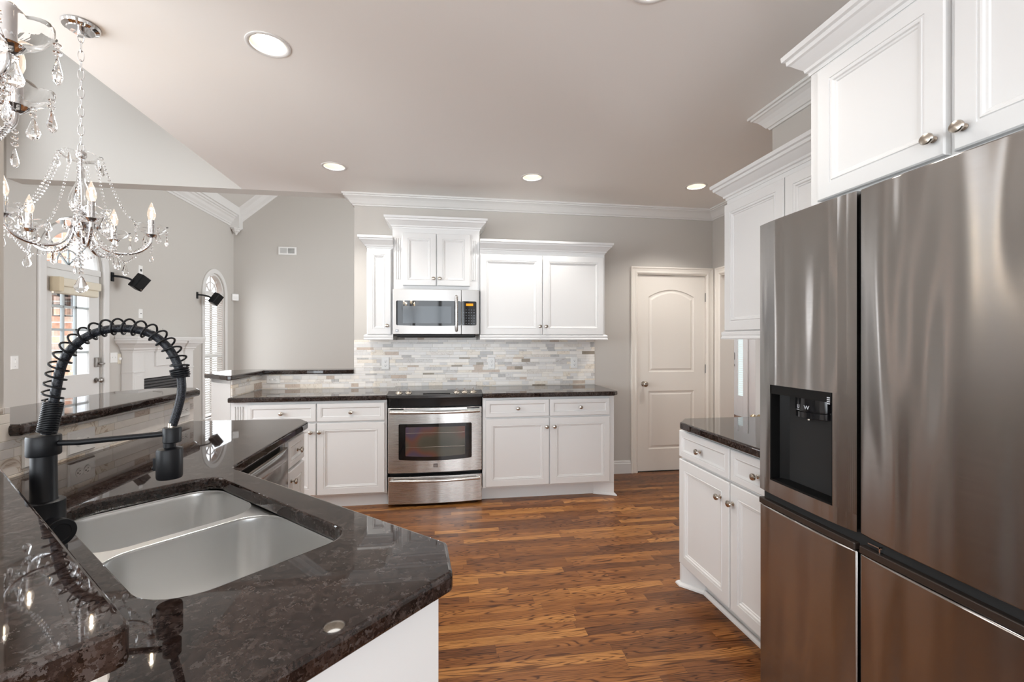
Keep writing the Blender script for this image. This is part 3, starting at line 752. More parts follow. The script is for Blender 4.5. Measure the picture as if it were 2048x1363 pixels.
for k in range(3): em_l.box(.368, .394, -.0255, -.024, .323+.008*k, .3255+.008*k)
newobj('emblem_lines', em_l, M['steel'], em)
dr = newobj('storage_drawer', bowed(0, RW, .022, .245, .0, .022, .045, RW), M['steel'], t, bev=.004)
hm = MB(); hm.tube([(p[0], p[1], .218) for p in hp], .0125, 12); hm.box(.02, .045, -.035, .0, .209, .228).box(RW-.045, RW-.02, -.035, .0, .209, .228)
newobj('drawer_handle', hm, M['steel'], dr)
newobj('foot', MB().box(.05, .09, .05, .1, 0, .03), M['blackplastic'], t); newobj('foot', MB().box(RW-.09, RW-.05, .05, .1, 0, .03), M['blackplastic'], t)

# ------------------------------------------------------------------ right-hand run (fronts face -x)
RR = -PI/2
base_cab('base_cabinet', 'white base cabinet on the right beside the refrigerator', (1.302, 2.375, 0), RR, .84, .63,
    [(.004, .452, DB-.01, DT, 0, .388, .612), (.460, .835, DB-.01, DT, 0, .482, .612)], [(.004, .452, RB, RT, 0, .215), (.460, .835, RB, RT, 0)], toe=(.12, None),
    feet=MB().prism([(.125, .085), (.03, .0), (.012, .0), (.012, .60), (.125, .60)], 0, .118).sweep([(0, 0), (.018, 0), (.016, .010), (.008, .018), (0, .02)], [(.84, .097), (.125, .085), (.03, 0), (.012, 0), (.012, .6)], side=1))
counter('countertop', 'dark granite countertop beside the refrigerator with clipped corner', [(1.262, 1.53), (1.262, 2.29), (1.345, 2.395), (1.948, 2.395), (1.948, 1.53)])
wall_cab('wall_cabinet', 'white two-door wall cabinet above the counter beside the refrigerator', (1.605, 2.42, 0), RR, .925, .343, 1.39, 2.165,
    [(.006, .468, 1.408, 2.13, 0), (.476, .915, 1.408, 2.13, 0)], crown='L', rail='L')
wall_cab('wall_cabinet', 'deep white cabinet mounted over the refrigerator', (1.298, 1.47, 0), RR, .98, .65, 1.822, 2.315,
    [(.050, .462, 1.838, 2.295, 0, .436, 1.888), (.482, .93, 1.838, 2.295, 0, .508, 1.888)], crown='LR', rail=None)
# refrigerator
t = thing('refrigerator', 'large stainless side-by-side refrigerator with dispenser', 'refrigerator', (1.15, 1.527, 0), RR)
FW = .912
newobj('cabinet_body', MB().box(.006, FW-.006, .07, .78, .02, 1.765), mat('fridge_side', (.10, .10, .10), .4, .3), t, bev=.004)
def fdoor(x0, x1, z0, z1, hole=None, n=14):
    """slightly convex door front with its returns"""
    mb = MB(); c = (x0+x1)/2; hw = (x1-x0)/2
    def y(x): return .0 + .010 * ((x-c)/hw)**4
    if hole is None:
        xs = [x0+(x1-x0)*i/n for i in range(n+1)]
        mb.prism([(x, y(x)) for x in xs] + [(x1, .065), (x0, .065)], z0, z1)
    else:
        hx0, hx1, hz0, hz1 = hole
        for a, b, c0, c1 in ((x0, x1, z0, hz0), (x0, x1, hz1, z1), (x0, hx0, hz0, hz1), (hx1, x1, hz0, hz1)):
            xs = [a+(b-a)*i/n for i in range(n+1)]
            mb.prism([(x, y(x)) for x in xs] + [(b, .065), (a, .065)], c0, c1)
        bmesh.ops.remove_doubles(mb.bm, verts=mb.bm.verts, dist=.0002)
        seen = {}
        for f in list(mb.bm.faces):
            k = tuple(sorted((round(v.co.x, 4), round(v.co.y, 4), round(v.co.z, 4)) for v in f.verts))
            seen.setdefault(k, []).append(f)
        bmesh.ops.delete(mb.bm, geom=[f for l in seen.values() if len(l) > 1 for f in l], context='FACES')
    return mb
HO = (.062, .325, .857, 1.195)
fd = newobj('freezer_door', fdoor(.0, .398, .808, 1.775, HO), M['fridge'], t)
newobj('fridge_door', fdoor(.408, FW, .808, 1.775), M['fridge'], t, bev=.004, smooth=True)
newobj('lower_door', fdoor(.0, .398, .04, .755), M['fridge'], t, bev=.004, smooth=True)
newobj('lower_door', fdoor(.408, FW, .04, .755), M['fridge'], t, bev=.004, smooth=True)
newobj('door_grip', MB().box(.002, .396, .004, .06, .756, .778), mat('grip_brown', (.03, .022, .018), .25), t, bev=.003)
newobj('door_grip', MB().box(.410, FW-.002, .004, .06, .756, .778), bpy.data.materials['grip_brown'], t, bev=.003)
newobj('center_hinge', MB().box(.43, .47, .012, .03, .79, .793).box(.462, .466, .012, .03, .76, .793), M['chrome'], t)
newobj('gap_panel', MB().box(.008, FW-.008, .055, .075, .03, 1.77).box(.008, FW-.008, .022, .06, .757, .812).box(.3975, .4085, .03, .06, .03, 1.77), M['darkgap'], t)
dsp = newobj('dispenser', MB().box(.058, .329, .058, .064, .853, 1.199), M['blackplastic'], fd)   # frame back
mb = MB(); a, b, c0, c1 = HO
mb.box(a, a+.004, .003, .14, c0, c1).box(b-.004, b, .003, .14, c0, c1).box(a, b, .003, .14, c0, c0+.006).box(a, b, .003, .14, c1-.031, c1).box(a, b, .135, .14, c0, c1)
mb.prism([(a, .035), (a+.150, .135), (a, .135)], c0, c1-.031)
newobj('dispenser_cavity', mb, M['blackplastic'], fd)
newobj('paddle', MB().box(a+.125, b-.02, .118, .13, c0+.085, c1-.12), mat('paddle_black', (.012, .012, .012), .22), fd, bev=.012, seg=4)
nz_ = newobj('dispenser_pod', MB().lathe([(.078, -.098), (.083, -.096), (.083, -.078), (.080, -.076), (.080, -.074), (.085, -.072), (.085, -.030)], (0, 0, 0), (0, 0, 1), 48), M['blackgloss'], fd, loc=(.194, .10, c1))
for o in list(bpy.data.objects):
    if o.name.startswith('dispenser') and o.type == 'MESH' and o is dsp:
        bpy.data.objects.remove(o)
newobj('spout', MB().cyl((.188, .045, c1-.106), (.188, .045, c1-.096), .0055, 12), M['nickel'], fd)
lg = mat('legend_white', (.55, .58, .62), .4)
def text(body, size, parent, loc, rot, m, name='lettering', ext=.0004, al='CENTER'):
    cu = bpy.data.curves.new('lettering_source', 'FONT'); cu.body = body; cu.size = size; cu.extrude = ext; cu.align_x = al
    tmp = bpy.data.objects.new('lettering_source', cu); COL.objects.link(tmp)
    me = bpy.data.meshes.new_from_object(tmp.evaluated_get(bpy.context.evaluated_depsgraph_get()))
    bpy.data.objects.remove(tmp); me.name = name; me.materials.clear(); me.materials.append(m)
    o = bpy.data.objects.new(name, me); COL.objects.link(o); o.parent = parent; o.location = loc; o.rotation_euler = rot; return o
for ch_, ph in (('U', -103), ('W', -79)):
    text(ch_, .018, fd, (.194 + .0853*math.cos(R(ph)), .10 + .0853*math.sin(R(ph)), 1.128), (PI/2, 0, R(ph+90)), lg)
newobj('underline', MB().box(-.007, .007, -.0006, 0, 0, .0016), lg, fd, loc=(.194 + .0853*math.cos(R(-103)), .10 + .0853*math.sin(R(-103)), 1.1225), rot=(0, 0, R(-13)))
mb = MB()
for k in range(4): mb.box(b-.020, b-.010, .0018, .0032, c1-.036+.006*k, c1-.033+.006*k)
newobj('icon_strip', mb, lg, fd)

# ------------------------------------------------------------------ peninsula
s2 = math.sqrt(.5)
def D(u, w): return ((u+w)*s2, (u-w)*s2)       # diagonal frame: u outwards to the kitchen, w towards the camera side
def rrect(u0, u1, w0, w1, r, n=6, rs=None):
    pts = []
    rs = rs or (r, r, r, r)
    for (cu, cw, a0, rad) in ((u1-rs[0], w1-rs[0], 0, rs[0]), (u0+rs[1], w1-rs[1], 90, rs[1]), (u0+rs[2], w0+rs[2], 180, rs[2]), (u1-rs[3], w0+rs[3], 270, rs[3])):
        for i in range(n+1):
            a = R(a0 + 90*i/n); pts.append((cu + rad*math.cos(a), cw + rad*math.sin(a)))
    return pts
HOLE = rrect(.245, .618, -1.655, -.905, .08, n=8, rs=(.07, .10, .10, .07))
hole_xy = [D(*p) for p in HOLE]
def arc(c, r, a0, a1, n=5): return [(c[0]+r*math.cos(R(a0+(a1-a0)*i/n)), c[1]+r*math.sin(R(a0+(a1-a0)*i/n))) for i in range(n+1)]
pen = [D(.118, -.600), D(.625, -.600), D(.632, -.606), D(.708, -.694), D(.713, -.703), (-.700, 1.680), (-.716, 1.698), (-.722, 1.72), (-.722, 2.60), (-.728, 2.615), (-.785, 2.70), (-.80, 2.708), (-1.368, 2.725), (-1.368, 1.532)]
o = counter('countertop', 'large dark granite peninsula countertop around the sink', pen, [hole_xy])
# sink: two bowls with rounded corners and a low divider
t = thing('sink', 'undermount stainless double-bowl sink in the peninsula', 'sink', (0, 0, 0))
def bowl(u0, u1, w0, w1, r, zt, zb):
    mb = MB(); loops = []
    for ins, z, rr in ((0, zt, r), (.002, zt-.01, r), (.008, zb+.04, r), (.02, zb+.012, r*.9), (.045, zb, r*.7)):
        p = [D(*q) for q in rrect(u0+ins, u1-ins, w0+ins, w1-ins, max(.02, rr-ins*.5), n=8)]
        loops.append([mb.bm.verts.new((x, y, z)) for x, y in p])
    for a, b in zip(loops, loops[1:]):
        n = len(a)
        for i in range(n): j = (i+1) % n; mb.bm.faces.new((a[i], a[j], b[j], b[i]))
    mb.bm.faces.new(loops[-1]); mb.smooth = True
    return mb
ZB = .675
b1 = newobj('far_bowl', bowl(.240, .622, -1.662, -1.343, .085, .868, ZB), M['sink'], t)
b2 = newobj('near_bowl', bowl(.240, .622, -1.313, -.900, .085, .868, ZB), M['sink'], t)
for bb in (b1, b2):
    for p in bb.data.polygons: pass
r1 = [D(*q) for q in rrect(.240, .622, -1.662, -1.343, .085, n=8)]; r2 = [D(*q) for q in rrect(.240, .622, -1.313, -.900, .085, n=8)]
ro = [D(*q) for q in rrect(.215, .648, -1.69, -.872, .09, n=8)]
newobj('sink_rim', MB().prism(ro, .8665, .8735, [r1, r2]), M['sink'], t, bev=.002)
for c in (D(.43, -1.50), D(.43, -1.10)):
    dn = newobj('drain', MB().lathe([(.044, .004), (.040, .005), (.034, .001), (.0, .001)][:3] + [(.012, .001)], (c[0], c[1], ZB), (0, 0, 1), 24), M['chrome'], t)
# cabinets below
pc = thing('base_cabinet', 'white peninsula cabinet under the sink with plain end panel', 'cabinet', (0, 0, 0))
bd = MB().prism([D(.125, -.652), D(.632, -.652), D(.66, -.69), D(.66, -.90), (-.765, 1.70), (-1.355, 1.70), (-1.355, 1.545)], .10, .66)
bd.prism([D(.125, -.652), D(.632, -.652), D(.66, -.69), D(.66, -.85), D(.125, -.85)], .66, .876)
bd.prism([D(.640, -.85), D(.66, -.85), (-.765, 1.70), (-1.355, 1.70), (-1.355, 1.56), D(.125, -1.75), D(.64, -1.70)], .66, .8755)
newobj('body', bd, M['cab'], pc)
newobj('end_panel', MB().prism([D(.1035, -.646), D(.634, -.646), D(.638, -.652), D(.1035, -.652)], .0, .8745), M['cab'], pc, bev=.001)
newobj('corner_stile', MB().prism([D(.6335, -.6465), D(.642, -.655), D(.642, -.67), D(.625, -.66)], 0, .874), M['cab'], pc)
newobj('toe_kick', MB().prism([D(.13, -.66), D(.56, -.66), D(.56, -1.60), (-.85, 1.70), (-1.34, 1.70), (-1.34, 1.56)], 0, .10), M['cab'], pc)
t = thing('dishwasher', 'stainless dishwasher with pocket handle under the peninsula counter', 'dishwasher', (-.745, 1.735, 0), PI/2)
newobj('tub', MB().box(.004, .60, .031, .58, .05, .862), M['darkgap'], t)
dwd = MB()
n = 24; W0 = .604
# front panel with a scooped pocket near the top
rows = [(.11, 0), (.60, 0), (.66, 0), (.70, .010), (.745, .022), (.768, .020), (.775, .0), (.785, -.004), (.825, -.004), (.830, .0)]
gr = []
for z, sc in rows:
    gr.append([dwd.bm.verts.new((W0*i/n, sc * max(0, 1-(abs(2*i/n-1))**3) - .004, z - (.05*(abs(2*i/n-1))**3*-1 if .65 < z < .765 else 0))) for i in range(n+1)])
for a_, b_ in zip(gr, gr[1:]):
    for i in range(n): dwd.bm.faces.new((a_[i], a_[i+1], b_[i+1], b_[i]))
bk = [[dwd.bm.verts.new((x, .03, z)) for x in (0, W0)] for z in (.11, .830)]
dwd.bm.faces.new((bk[0][0], bk[1][0], bk[1][1], bk[0][1]))
dwd.bm.faces.new([g[0] for g in gr] + [bk[1][0], bk[0][0]]); dwd.bm.faces.new([g[-1] for g in gr] + [bk[1][1], bk[0][1]])
dwd.bm.faces.new(gr[0] + [bk[0][1], bk[0][0]]); dwd.bm.faces.new(gr[-1] + [bk[1][1], bk[1][0]])
newobj('front_panel', dwd, mat('dishwasher_steel', (.52, .51, .50), .20, 1), t, smooth=True)
newobj('control_lip', MB().box(0, W0, -.002, .03, .8305, .838), M['nickel'], t)
newobj('kick_plate', MB().box(0, W0, .06, .08, 0, .11), M['blackplastic'], t)
cb2 = thing('base_cabinet', 'small white drawer and door cabinet at the peninsula far end', 'cabinet', (-.745, 2.345, 0), PI/2)
newobj('body', MB().box(0, .30, .022, .605, .114, .876), M['cab'], cb2)
newobj('toe_kick', MB().box(0, .28, .09, .6, 0, .114), M['cab'], cb2)
cdrawer(cb2, .022, .272, .72, .858, 0); cdoor(cb2, .022, .272, .12, .705, 0, .05, .655)

# low walls carrying the peninsula bar tops
struct('wall_half_left', MB().box(-1.50, -1.37, 1.66, 2.74, 0, 1.047), M['trim'])
struct('wall_half_left_tile', MB().box(-1.3705, -1.3595, 1.535, 2.745, .914, 1.047).box(-1.3705, -1.3595, 1.535, 1.668, 1.047, 1.139), M['tile_y'])
dg = MB().prism([D(.103, -.600), D(.103, -1.95), D(-.02, -1.85), D(-.02, -.600)], 0, 1.047)
struct('wall_half_near', dg, M['trim'])
o = newobj('wall_half_near_tile', MB().box(-2.05, -.604, -.006, .006, .914, 1.047).box(-2.05, -1.915, -.006, .006, 1.047, 1.139), M['tile_x2']); o['kind'] = 'structure'
o.location = (*D(.109, 0), 0); o.rotation_euler = (0, 0, -PI/4)
struct('trim_11', MB().prism([D(.127, -.578), D(.127, -1.95), D(-.04, -1.85), D(-.04, -.578)], 1.004, 1.047), M['cream'], bev=.012)
barpts = [(-1.325, 1.663), (-1.325, 2.74), (-1.345, 2.775), (-1.39, 2.84), (-1.55, 2.845), (-1.64, 2.80), (-1.725, 2.66), (-1.725, 1.55), (-1.50, 1.55), (-1.50, 1.663)]
counter('bar_top', 'dark granite raised bar top on the left behind the faucet', barpts, z0=1.047, z1=1.085, bev=.012)
c_ = []
pts = [D(.133, -1.90)] + [D(u, w) for u, w in ((.133, -.552), (.131, -.544), (.124, -.539))] + [D(-.27, -.539), D(-.27, -1.70), (-1.31, 1.29), (-1.225, 1.375)]
counter('bar_top', 'dark granite raised bar top in the near left corner', pts, z0=1.047, z1=1.085, bev=.012)

# ------------------------------------------------------------------ faucet
t = thing('faucet', 'matte black spring-neck kitchen faucet with pull-down sprayer', 'faucet', (-.817, 1.077, .914), R(4.2))
# local: x = the way the swivelled spout points
newobj('base', MB().lathe([(.036, 0), (.036, .004), (.0335, .008), (.0335, .105), (.031, .107)], (0, 0, 0), (0, 0, 1), 32), M['black'], t)
ha = Vector((math.cos(R(-34.2)), math.sin(R(-34.2)), 0))
newobj('handle', MB().lathe([(.026, .015), (.026, .036), (.0275, .037), (.0275, .060), (.0262, .0615), (.018, .0615), (.017, .0605)], (0, 0, .048), ha, 32), M['black'], t)
newobj('column', MB().lathe([(.0235, .104), (.0215, .11), (.0205, .205)], (0, 0, 0), (0, 0, 1), 28), M['black'], t)
newobj('collar', MB().lathe([(.026, .200), (.0275, .203), (.0275, .238), (.026, .241)], (0, 0, 0), (0, 0, 1), 28).tube([(.024, 0, .224), (.06, 0, .2235), (0.217, 0, 0.234)], .0062, 10), M['black'], t)
path = [(0.004, 0.243), (0.008, 0.261), (0.013, 0.287), (0.017, 0.308), (0.021, 0.334), (0.026, 0.365), (0.034, 0.394), (0.05, 0.422), (0.072, 0.443), (0.103, 0.458), (0.135, 0.463), (0.167, 0.46), (0.195, 0.45), (0.219, 0.429), (0.236, 0.403), (0.247, 0.372), (0.251, 0.344), (0.25, 0.317), (0.243, 0.284), (0.234, 0.252)]
def cr(P, n=10):
    out = []
    for i in range(len(P)-1):
        p0, p1, p2, p3 = P[max(i-1, 0)], P[i], P[i+1], P[min(i+2, len(P)-1)]
        for k in range(n):
            u = k/n
            out.append(tuple(.5*((2*b)+(-a+c)*u+(2*a-5*b+4*c-d)*u*u+(-a+3*b-3*c+d)*u**3) for a, b, c, d in zip(p0, p1, p2, p3)))
    out.append(tuple(P[-1])); return out
hp3 = [(x, 0, z) for x, z in cr(path)]
hose_m = mat('braided_hose', (.012, .014, .02), .42, spec=.25); tt = NT(hose_m)
tc = tt.n('ShaderNodeTexCoord'); vo = tt.n('ShaderNodeTexVoronoi'); vo.inputs['Scale'].default_value = 420; tt.l(tc.outputs['Object'], vo.inputs['Vector'])
tt.l(tt.ramp(vo.outputs['Distance'], [(.2, (.040, .044, .06)), (.45, (.005, .006, .008))]), tt.b.inputs['Base Color'])
newobj('hose', MB().tube(hp3, .0085, 12), hose_m, t)
# helical spring following the hose
def at_len(P, s_):
    acc = 0
    for a, b in zip(P, P[1:]):
        L = (b-a).length
        if acc + L >= s_: return a.lerp(b, (s_-acc)/L), (b-a).normalized()
        acc += L
    return P[-1], (P[-1]-P[-2]).normalized()
HP = [Vector(p) for p in hp3]; TL = sum((b-a).length for a, b in zip(HP, HP[1:]))
def helix(s0, s1, turns, rad, n=18, off=0):
    pts = []; N = int(turns*n)
    for i in range(N+1):
        s_ = s0 + (s1-s0)*i/N; c, tg = at_len(HP, s_)
        nx = tg.cross(Vector((0, 1, 0))).normalized(); ny = Vector((0, 1, 0)); a = 2*PI*turns*i/N
        pts.append(c + (nx*math.cos(a) + ny*math.sin(a))*rad + nx*off)
    return pts
OFF = .004
newobj('spring', MB().tube(helix(.003, .068, 18, .0152), .00175, 6), M['black'], t)
newobj('spring', MB().tube(helix(.068, TL-.128, 19, .0165, 24, OFF), .0021, 8), M['black'], t)
newobj('spring', MB().tube(helix(TL-.128, TL-.107, 5, .0165), .0019, 6), M['black'], t)
DZ = 0.23
newobj('dock', MB().lathe([(.0155, -.015), (.0172, -.013), (.0172, .016), (.016, .018)], (0, 0, 0), (0, 0, 1), 24), M['black'], t, loc=(0.233, 0, DZ))
newobj('hose_ferrule', MB().cyl((0, 0, .018), (.0008, 0, .027), .0085, 16), M['nickel'], t, loc=(0.233, 0, DZ))
sp_ = newobj('sprayer', MB().lathe([(.018, 0.1375), (.023, 0.138), (.0242, 0.14200000000000002), (.0242, 0.198), (.0225, 0.202), (.0115, 0.20500000000000002), (.0115, DZ-.013)], (0, 0, 0), (0, 0, 1), 28), M['black'], t, loc=(0.228, 0, 0))
newobj('spray_button', MB().box(-.004, .005, -.006, .006, 0.156, 0.184).cyl((0, 0, 0.162), (-.007, 0, 0.16), .0045, 10), M['black'], sp_, loc=(-.0245, -.002, 0), bev=.001)

# ------------------------------------------------------------------ chandeliers
GL = M['glass']
def drop_mb(h, r, seg=8):
    """faceted pear crystal hanging from z=0 down to -h"""
    mb = MB().lathe([(.0012, 0), (r*.35, -h*.12), (r*.55, -h*.30), (r*.9, -h*.56), (r, -h*.70), (r*.75, -h*.88), (r*.1, -h)][::-1], (0, 0, 0), (0, 0, 1), seg, sc=(1, .55))
    mb.smooth = False; return mb
def bead_string(pts, r=.0058, gap=.0135, mb=None):
    mb = mb or MB(); P = [Vector(p) for p in pts]; TL_ = sum((b-a).length for a, b in zip(P, P[1:])); n = max(2, int(TL_/gap))
    for i in range(n):
        c, tg = at_len(P, TL_*(i+.5)/n)
        a0 = random.random()*PI; seg = 6
        mb.lathe([(r*.25, -r*.8), (r, -r*.25), (r, r*.25), (r*.25, r*.8)], c, tg, seg)
    mb.smooth = False; return mb
def sag(a, b, s_, n=14):
    a = Vector(a); b = Vector(b)
    return [a.lerp(b, i/n) - Vector((0, 0, s_*4*(i/n)*(1-i/n))) for i in range(n+1)]
def chandelier(label, loc, phase, group):
    """loc: point on the ceiling; local z measured downwards from it (z negative)"""
    t = thing('chandelier', label, 'chandelier', loc, phase, group)
    z = lambda h: h - CH                 # world height -> local
    newobj('canopy', MB().lathe([(.0, 0), (.064, 0), (.066, -.006), (.062, -.016), (.048, -.022), (.046, -.026), (.006, -.028)][1:], (0, 0, 0), (0, 0, 1), 36), M['chrome'], t)
    ch = MB(); zz = z(2.685); k = 0
    while zz > z(2.185):
        h = .046; pts = []
        for i in range(16):
            a = 2*PI*i/16; rx = .0105; rz = .024
            p = Vector((rx*math.cos(a), 0, rz*math.sin(a)))
            if k % 2: p = Vector((0, p.x, p.z))
            pts.append(p + Vector((0, 0, zz-.024)))
        ch.tube(pts, .0018, 6, closed=True); zz -= .040; k += 1
    ch.cyl((0, 0, -.026), (0, 0, -.05), .012, 12)
    newobj('chain', ch, M['chrome'], t)
    newobj('stem', MB().cyl((0, 0, z(2.175)), (0, 0, z(1.80)), .0045, 10).lathe([(.006, z(2.17)), (.018, z(2.165)), (.02, z(2.15)), (.012, z(2.135))], (0, 0, 0), (0, 0, 1), 16), M['chrome'], t)
    # fluted glass column
    fl = lambda r, h, a: (r*(1+.06*math.cos(12*a)), h)
    newobj('glass_vase', MB().lathe([(.013, z(2.100)), (.012, z(2.06)), (.015, z(2.035)), (.027, z(2.005)), (.038, z(1.972)), (.040, z(1.948)), (.031, z(1.912)), (.012, z(1.885))], (0, 0, 0), (0, 0, 1), 48, rip=fl), M['thinglass'], t)
    # glass dish with scalloped rim
    def dish(r, zc, rise, m, nl=6, th=.0018):
        sc_ = lambda rr, h, a: (rr*(1+.10*abs(math.cos(nl*a/2))**.8*(rr/r)**2), h + rise*.28*abs(math.cos(nl*a/2))*(rr/r)**3)
        prof = [(r*.18, 0), (r*.45, rise*.10), (r*.75, rise*.35), (r*.95, rise*.85), (r, rise)]
        inner = [(a_, b_+th) for a_, b_ in prof[::-1]]
        return MB().lathe([(a_, b_+zc) for a_, b_ in prof + inner], (0, 0, 0), (0, 0, 1), 48, rip=lambda rr, h, a: (sc_(rr, h-zc, a)[0], sc_(rr, h-zc, a)[1]+zc))
    newobj('top_dish', dish(.066, z(2.122), .024, None), M['thinglass'], t)
    newobj('hub_dome', MB().lathe([(.078, z(1.852)), (.073, z(1.860)), (.05, z(1.874)), (.02, z(1.882)), (.012, z(1.886)), (.012, z(1.878)), (.046, z(1.869)), (.070, z(1.854))], (0, 0, 0), (0, 0, 1), 40), M['chrome'], t)
    newobj('hub', MB().lathe([(.004, z(1.795)), (.018, z(1.802)), (.026, z(1.82)), (.026, z(1.84)), (.012, z(1.868))], (0, 0, 0), (0, 0, 1), 24), M['chrome'], t)
    for i in range(5):
        a = 2*PI*i/5; ca_, sa = math.cos(a), math.sin(a)
        P2 = cr([(.022, 1.855), (.034, 1.83), (.05, 1.785), (.085, 1.752), (.13, 1.742), (.175, 1.748), (.212, 1.768), (.236, 1.80), (.240, 1.832)], 6)
        arm = newobj('arm', MB().tube([(r*ca_, r*sa, z(h)) for r, h in P2], .0068, 10), M['chrome'], t)
        cx, cy = .24*ca_, .24*sa
        def at(o): o.location = (cx, cy, 0); o.rotation_euler = (0, 0, a); return o
        at(newobj('drip_cup', MB().lathe([(.010, z(1.825)), (.020, z(1.833)), (.024, z(1.838)), (.012, z(1.842))], (0, 0, 0), (0, 0, 1), 20), M['chrome'], arm))
        at(newobj('bobeche', dish(.057, z(1.840), .030, None), M['thinglass'], arm))
        at(newobj('candle_sleeve', MB().lathe([(.0128, z(1.842)), (.0128, z(1.905)), (.011, z(1.907))], (0, 0, 0), (0, 0, 1), 20), M['chrome'], arm))
        bl_ = at(newobj('bulb', MB().lathe([(.008, z(1.903)), (.0125, z(1.912)), (.0165, z(1.925)), (.016, z(1.94)), (.011, z(1.96)), (.005, z(1.977)), (.0015, z(1.988))], (0, 0, 0), (0, 0, 1), 16), M['bulbglass'], arm))
        at(newobj('filament', MB().lathe([(.001, z(1.914)), (.0045, z(1.922)), (.0040, z(1.940)), (.001, z(1.95))], (0, 0, 0), (0, 0, 1), 8), M['bulb'], arm))
        for k in range(4):
            b_ = a + k*PI/2 + .5
            px, py = cx + .060*math.cos(b_), cy + .060*math.sin(b_)
            d_ = newobj('crystal_drop', drop_mb(.048, .0135), GL, arm); d_.location = (px, py, z(1.840)); d_.rotation_euler = (0, 0, b_+PI/2)
            newobj('crystal_bead', bead_string([(px, py, z(1.866)), (px, py, z(1.840))], .0065, .013), GL, arm)
        # strings from the top dish down to the cup
        for off in (-.16, .16):
            tx, ty = .072*math.cos(a+off*1.5), .072*math.sin(a+off*1.5)
            if off < 0 or i % 2: newobj('bead_string', bead_string(sag((tx, ty, z(2.150)), (.195*math.cos(a+off), .195*math.sin(a+off), z(1.878)), .055), .0056, .0150), GL, t)
        # swags between the arms
        a2 = a + 2*PI/5; am = (a+a2)/2
        mid = (.165*math.cos(am), .165*math.sin(am), z(1.715))
        newobj('bead_string', bead_string(sag((cx*.97, cy*.97, z(1.800)), mid, .012), .0056, .0128), GL, t)
        newobj('bead_string', bead_string(sag(mid, (.24*.97*math.cos(a2), .24*.97*math.sin(a2), z(1.800)), .012), .0056, .0128), GL, t)
        d_ = newobj('crystal_drop', drop_mb(.052, .0145), GL, t); d_.location = (mid[0], mid[1], z(1.706)); d_.rotation_euler = (0, 0, am)
        # inner swag to the hub and top drops
        newobj('bead_string', bead_string(sag(mid, (.03*math.cos(am), .03*math.sin(am), z(1.79)), .03), .0054, .0130), GL, t)
        d_ = newobj('crystal_drop', drop_mb(.05, .012), GL, t); d_.location = (.076*math.cos(am), .076*math.sin(am), z(2.135)); d_.rotation_euler = (0, 0, am)
        d_ = newobj('crystal_drop', drop_mb(.042, .011), GL, t); d_.location = (.10*math.cos(am), .10*math.sin(am), z(1.850)); d_.rotation_euler = (0, 0, am)
        # strand under each cup ending in a slim drop
        newobj('bead_string', bead_string([(cx, cy, z(1.792)), (cx, cy, z(1.752))], .0062, .0130), GL, arm)
        d_ = newobj('crystal_drop', drop_mb(.040, .0085), GL, arm); d_.location = (cx, cy, z(1.750)); d_.rotation_euler = (0, 0, a)
    newobj('bead_string', bead_string([(0, 0, z(1.79)), (0, 0, z(1.635))], .0095, .0165), GL, t)
    d_ = newobj('crystal_drop', drop_mb(.075, .0245, 10), GL, t); d_.location = (0, 0, z(1.632))
    return t
c1 = chandelier('crystal chandelier hanging on a long chain over the left bar', (-1.547, 2.225, CH), R(24), 'crystal chandeliers')
c2 = copy_tree(c1); c2.location = (-.951, .862, CH); c2.rotation_euler = (0, 0, R(1.0))
c2['label'] = 'crystal chandelier close to the camera, cut by the left frame edge'
for c, e in ((c1, 1.4), (c2, .8)):
    for i in range(5):
        a = c.rotation_euler.z + 2*PI*i/5
        l = bpy.data.lights.new('candle_light', 'POINT'); l.energy = e; l.color = (1, .82, .62); l.shadow_soft_size = .004
        o = bpy.data.objects.new('candle_light', l); COL.objects.link(o); o.location = (c.location.x + .24*math.cos(a), c.location.y + .24*math.sin(a), 1.957)

# ------------------------------------------------------------------ recessed ceiling lights
LP = [(-.797, 2.245, 'recessed ceiling light nearest the camera, above the sink counter'), (-.843, 3.735, 'recessed ceiling light in the far row, leftmost, before the header'),
      (.737, 3.735, 'recessed ceiling light in the far row, middle, above the range area'), (2.214, 3.735, 'recessed ceiling light in the far row, rightmost, near the pantry door'),
      (.80, 1.645, 'recessed ceiling light cut off by the top edge of the picture')]
first = None
for x, y, lb in LP:
    if first is None:
        t = thing('ceiling_light', lb, 'ceiling light', (x, y, CH), 0, 'recessed ceiling lights'); first = t
        newobj('trim_ring', MB().lathe([(.095, 0), (.095, -.003), (.088, -.005), (.079, -.003), (.0768, -.0005), (.0768, .0005), (.095, .0005), (.095, 0)], (0, 0, 0), (0, 0, 1), 48, caps=False), M['trim'], t)
        newobj('baffle', MB().lathe([(.0765, -.001), (.0775, .003), (.062, .062), (.080, .066), (.082, .002)], (0, 0, 0), (0, 0, 1), 48, caps=False), mat('baffle_cream', (.40, .34, .27), .4), t)
        newobj('lens', MB().lathe([(.061, .054), (.062, .058), (.03, .060), (.001, .060)], (0, 0, 0), (0, 0, 1), 40, caps=False), M['lamp'], t)
    else:
        t = copy_tree(first); t.location = (x, y, CH); t['label'] = lb
    l = bpy.data.lights.new('can_light', 'SPOT'); l.energy = 47 if y > 2 else 22; l.color = (1, .955, .90); l.spot_size = R(114); l.spot_blend = .7; l.shadow_soft_size = .018
    o = bpy.data.objects.new('can_light', l); COL.objects.link(o); o.location = (x, y, CH+.046)

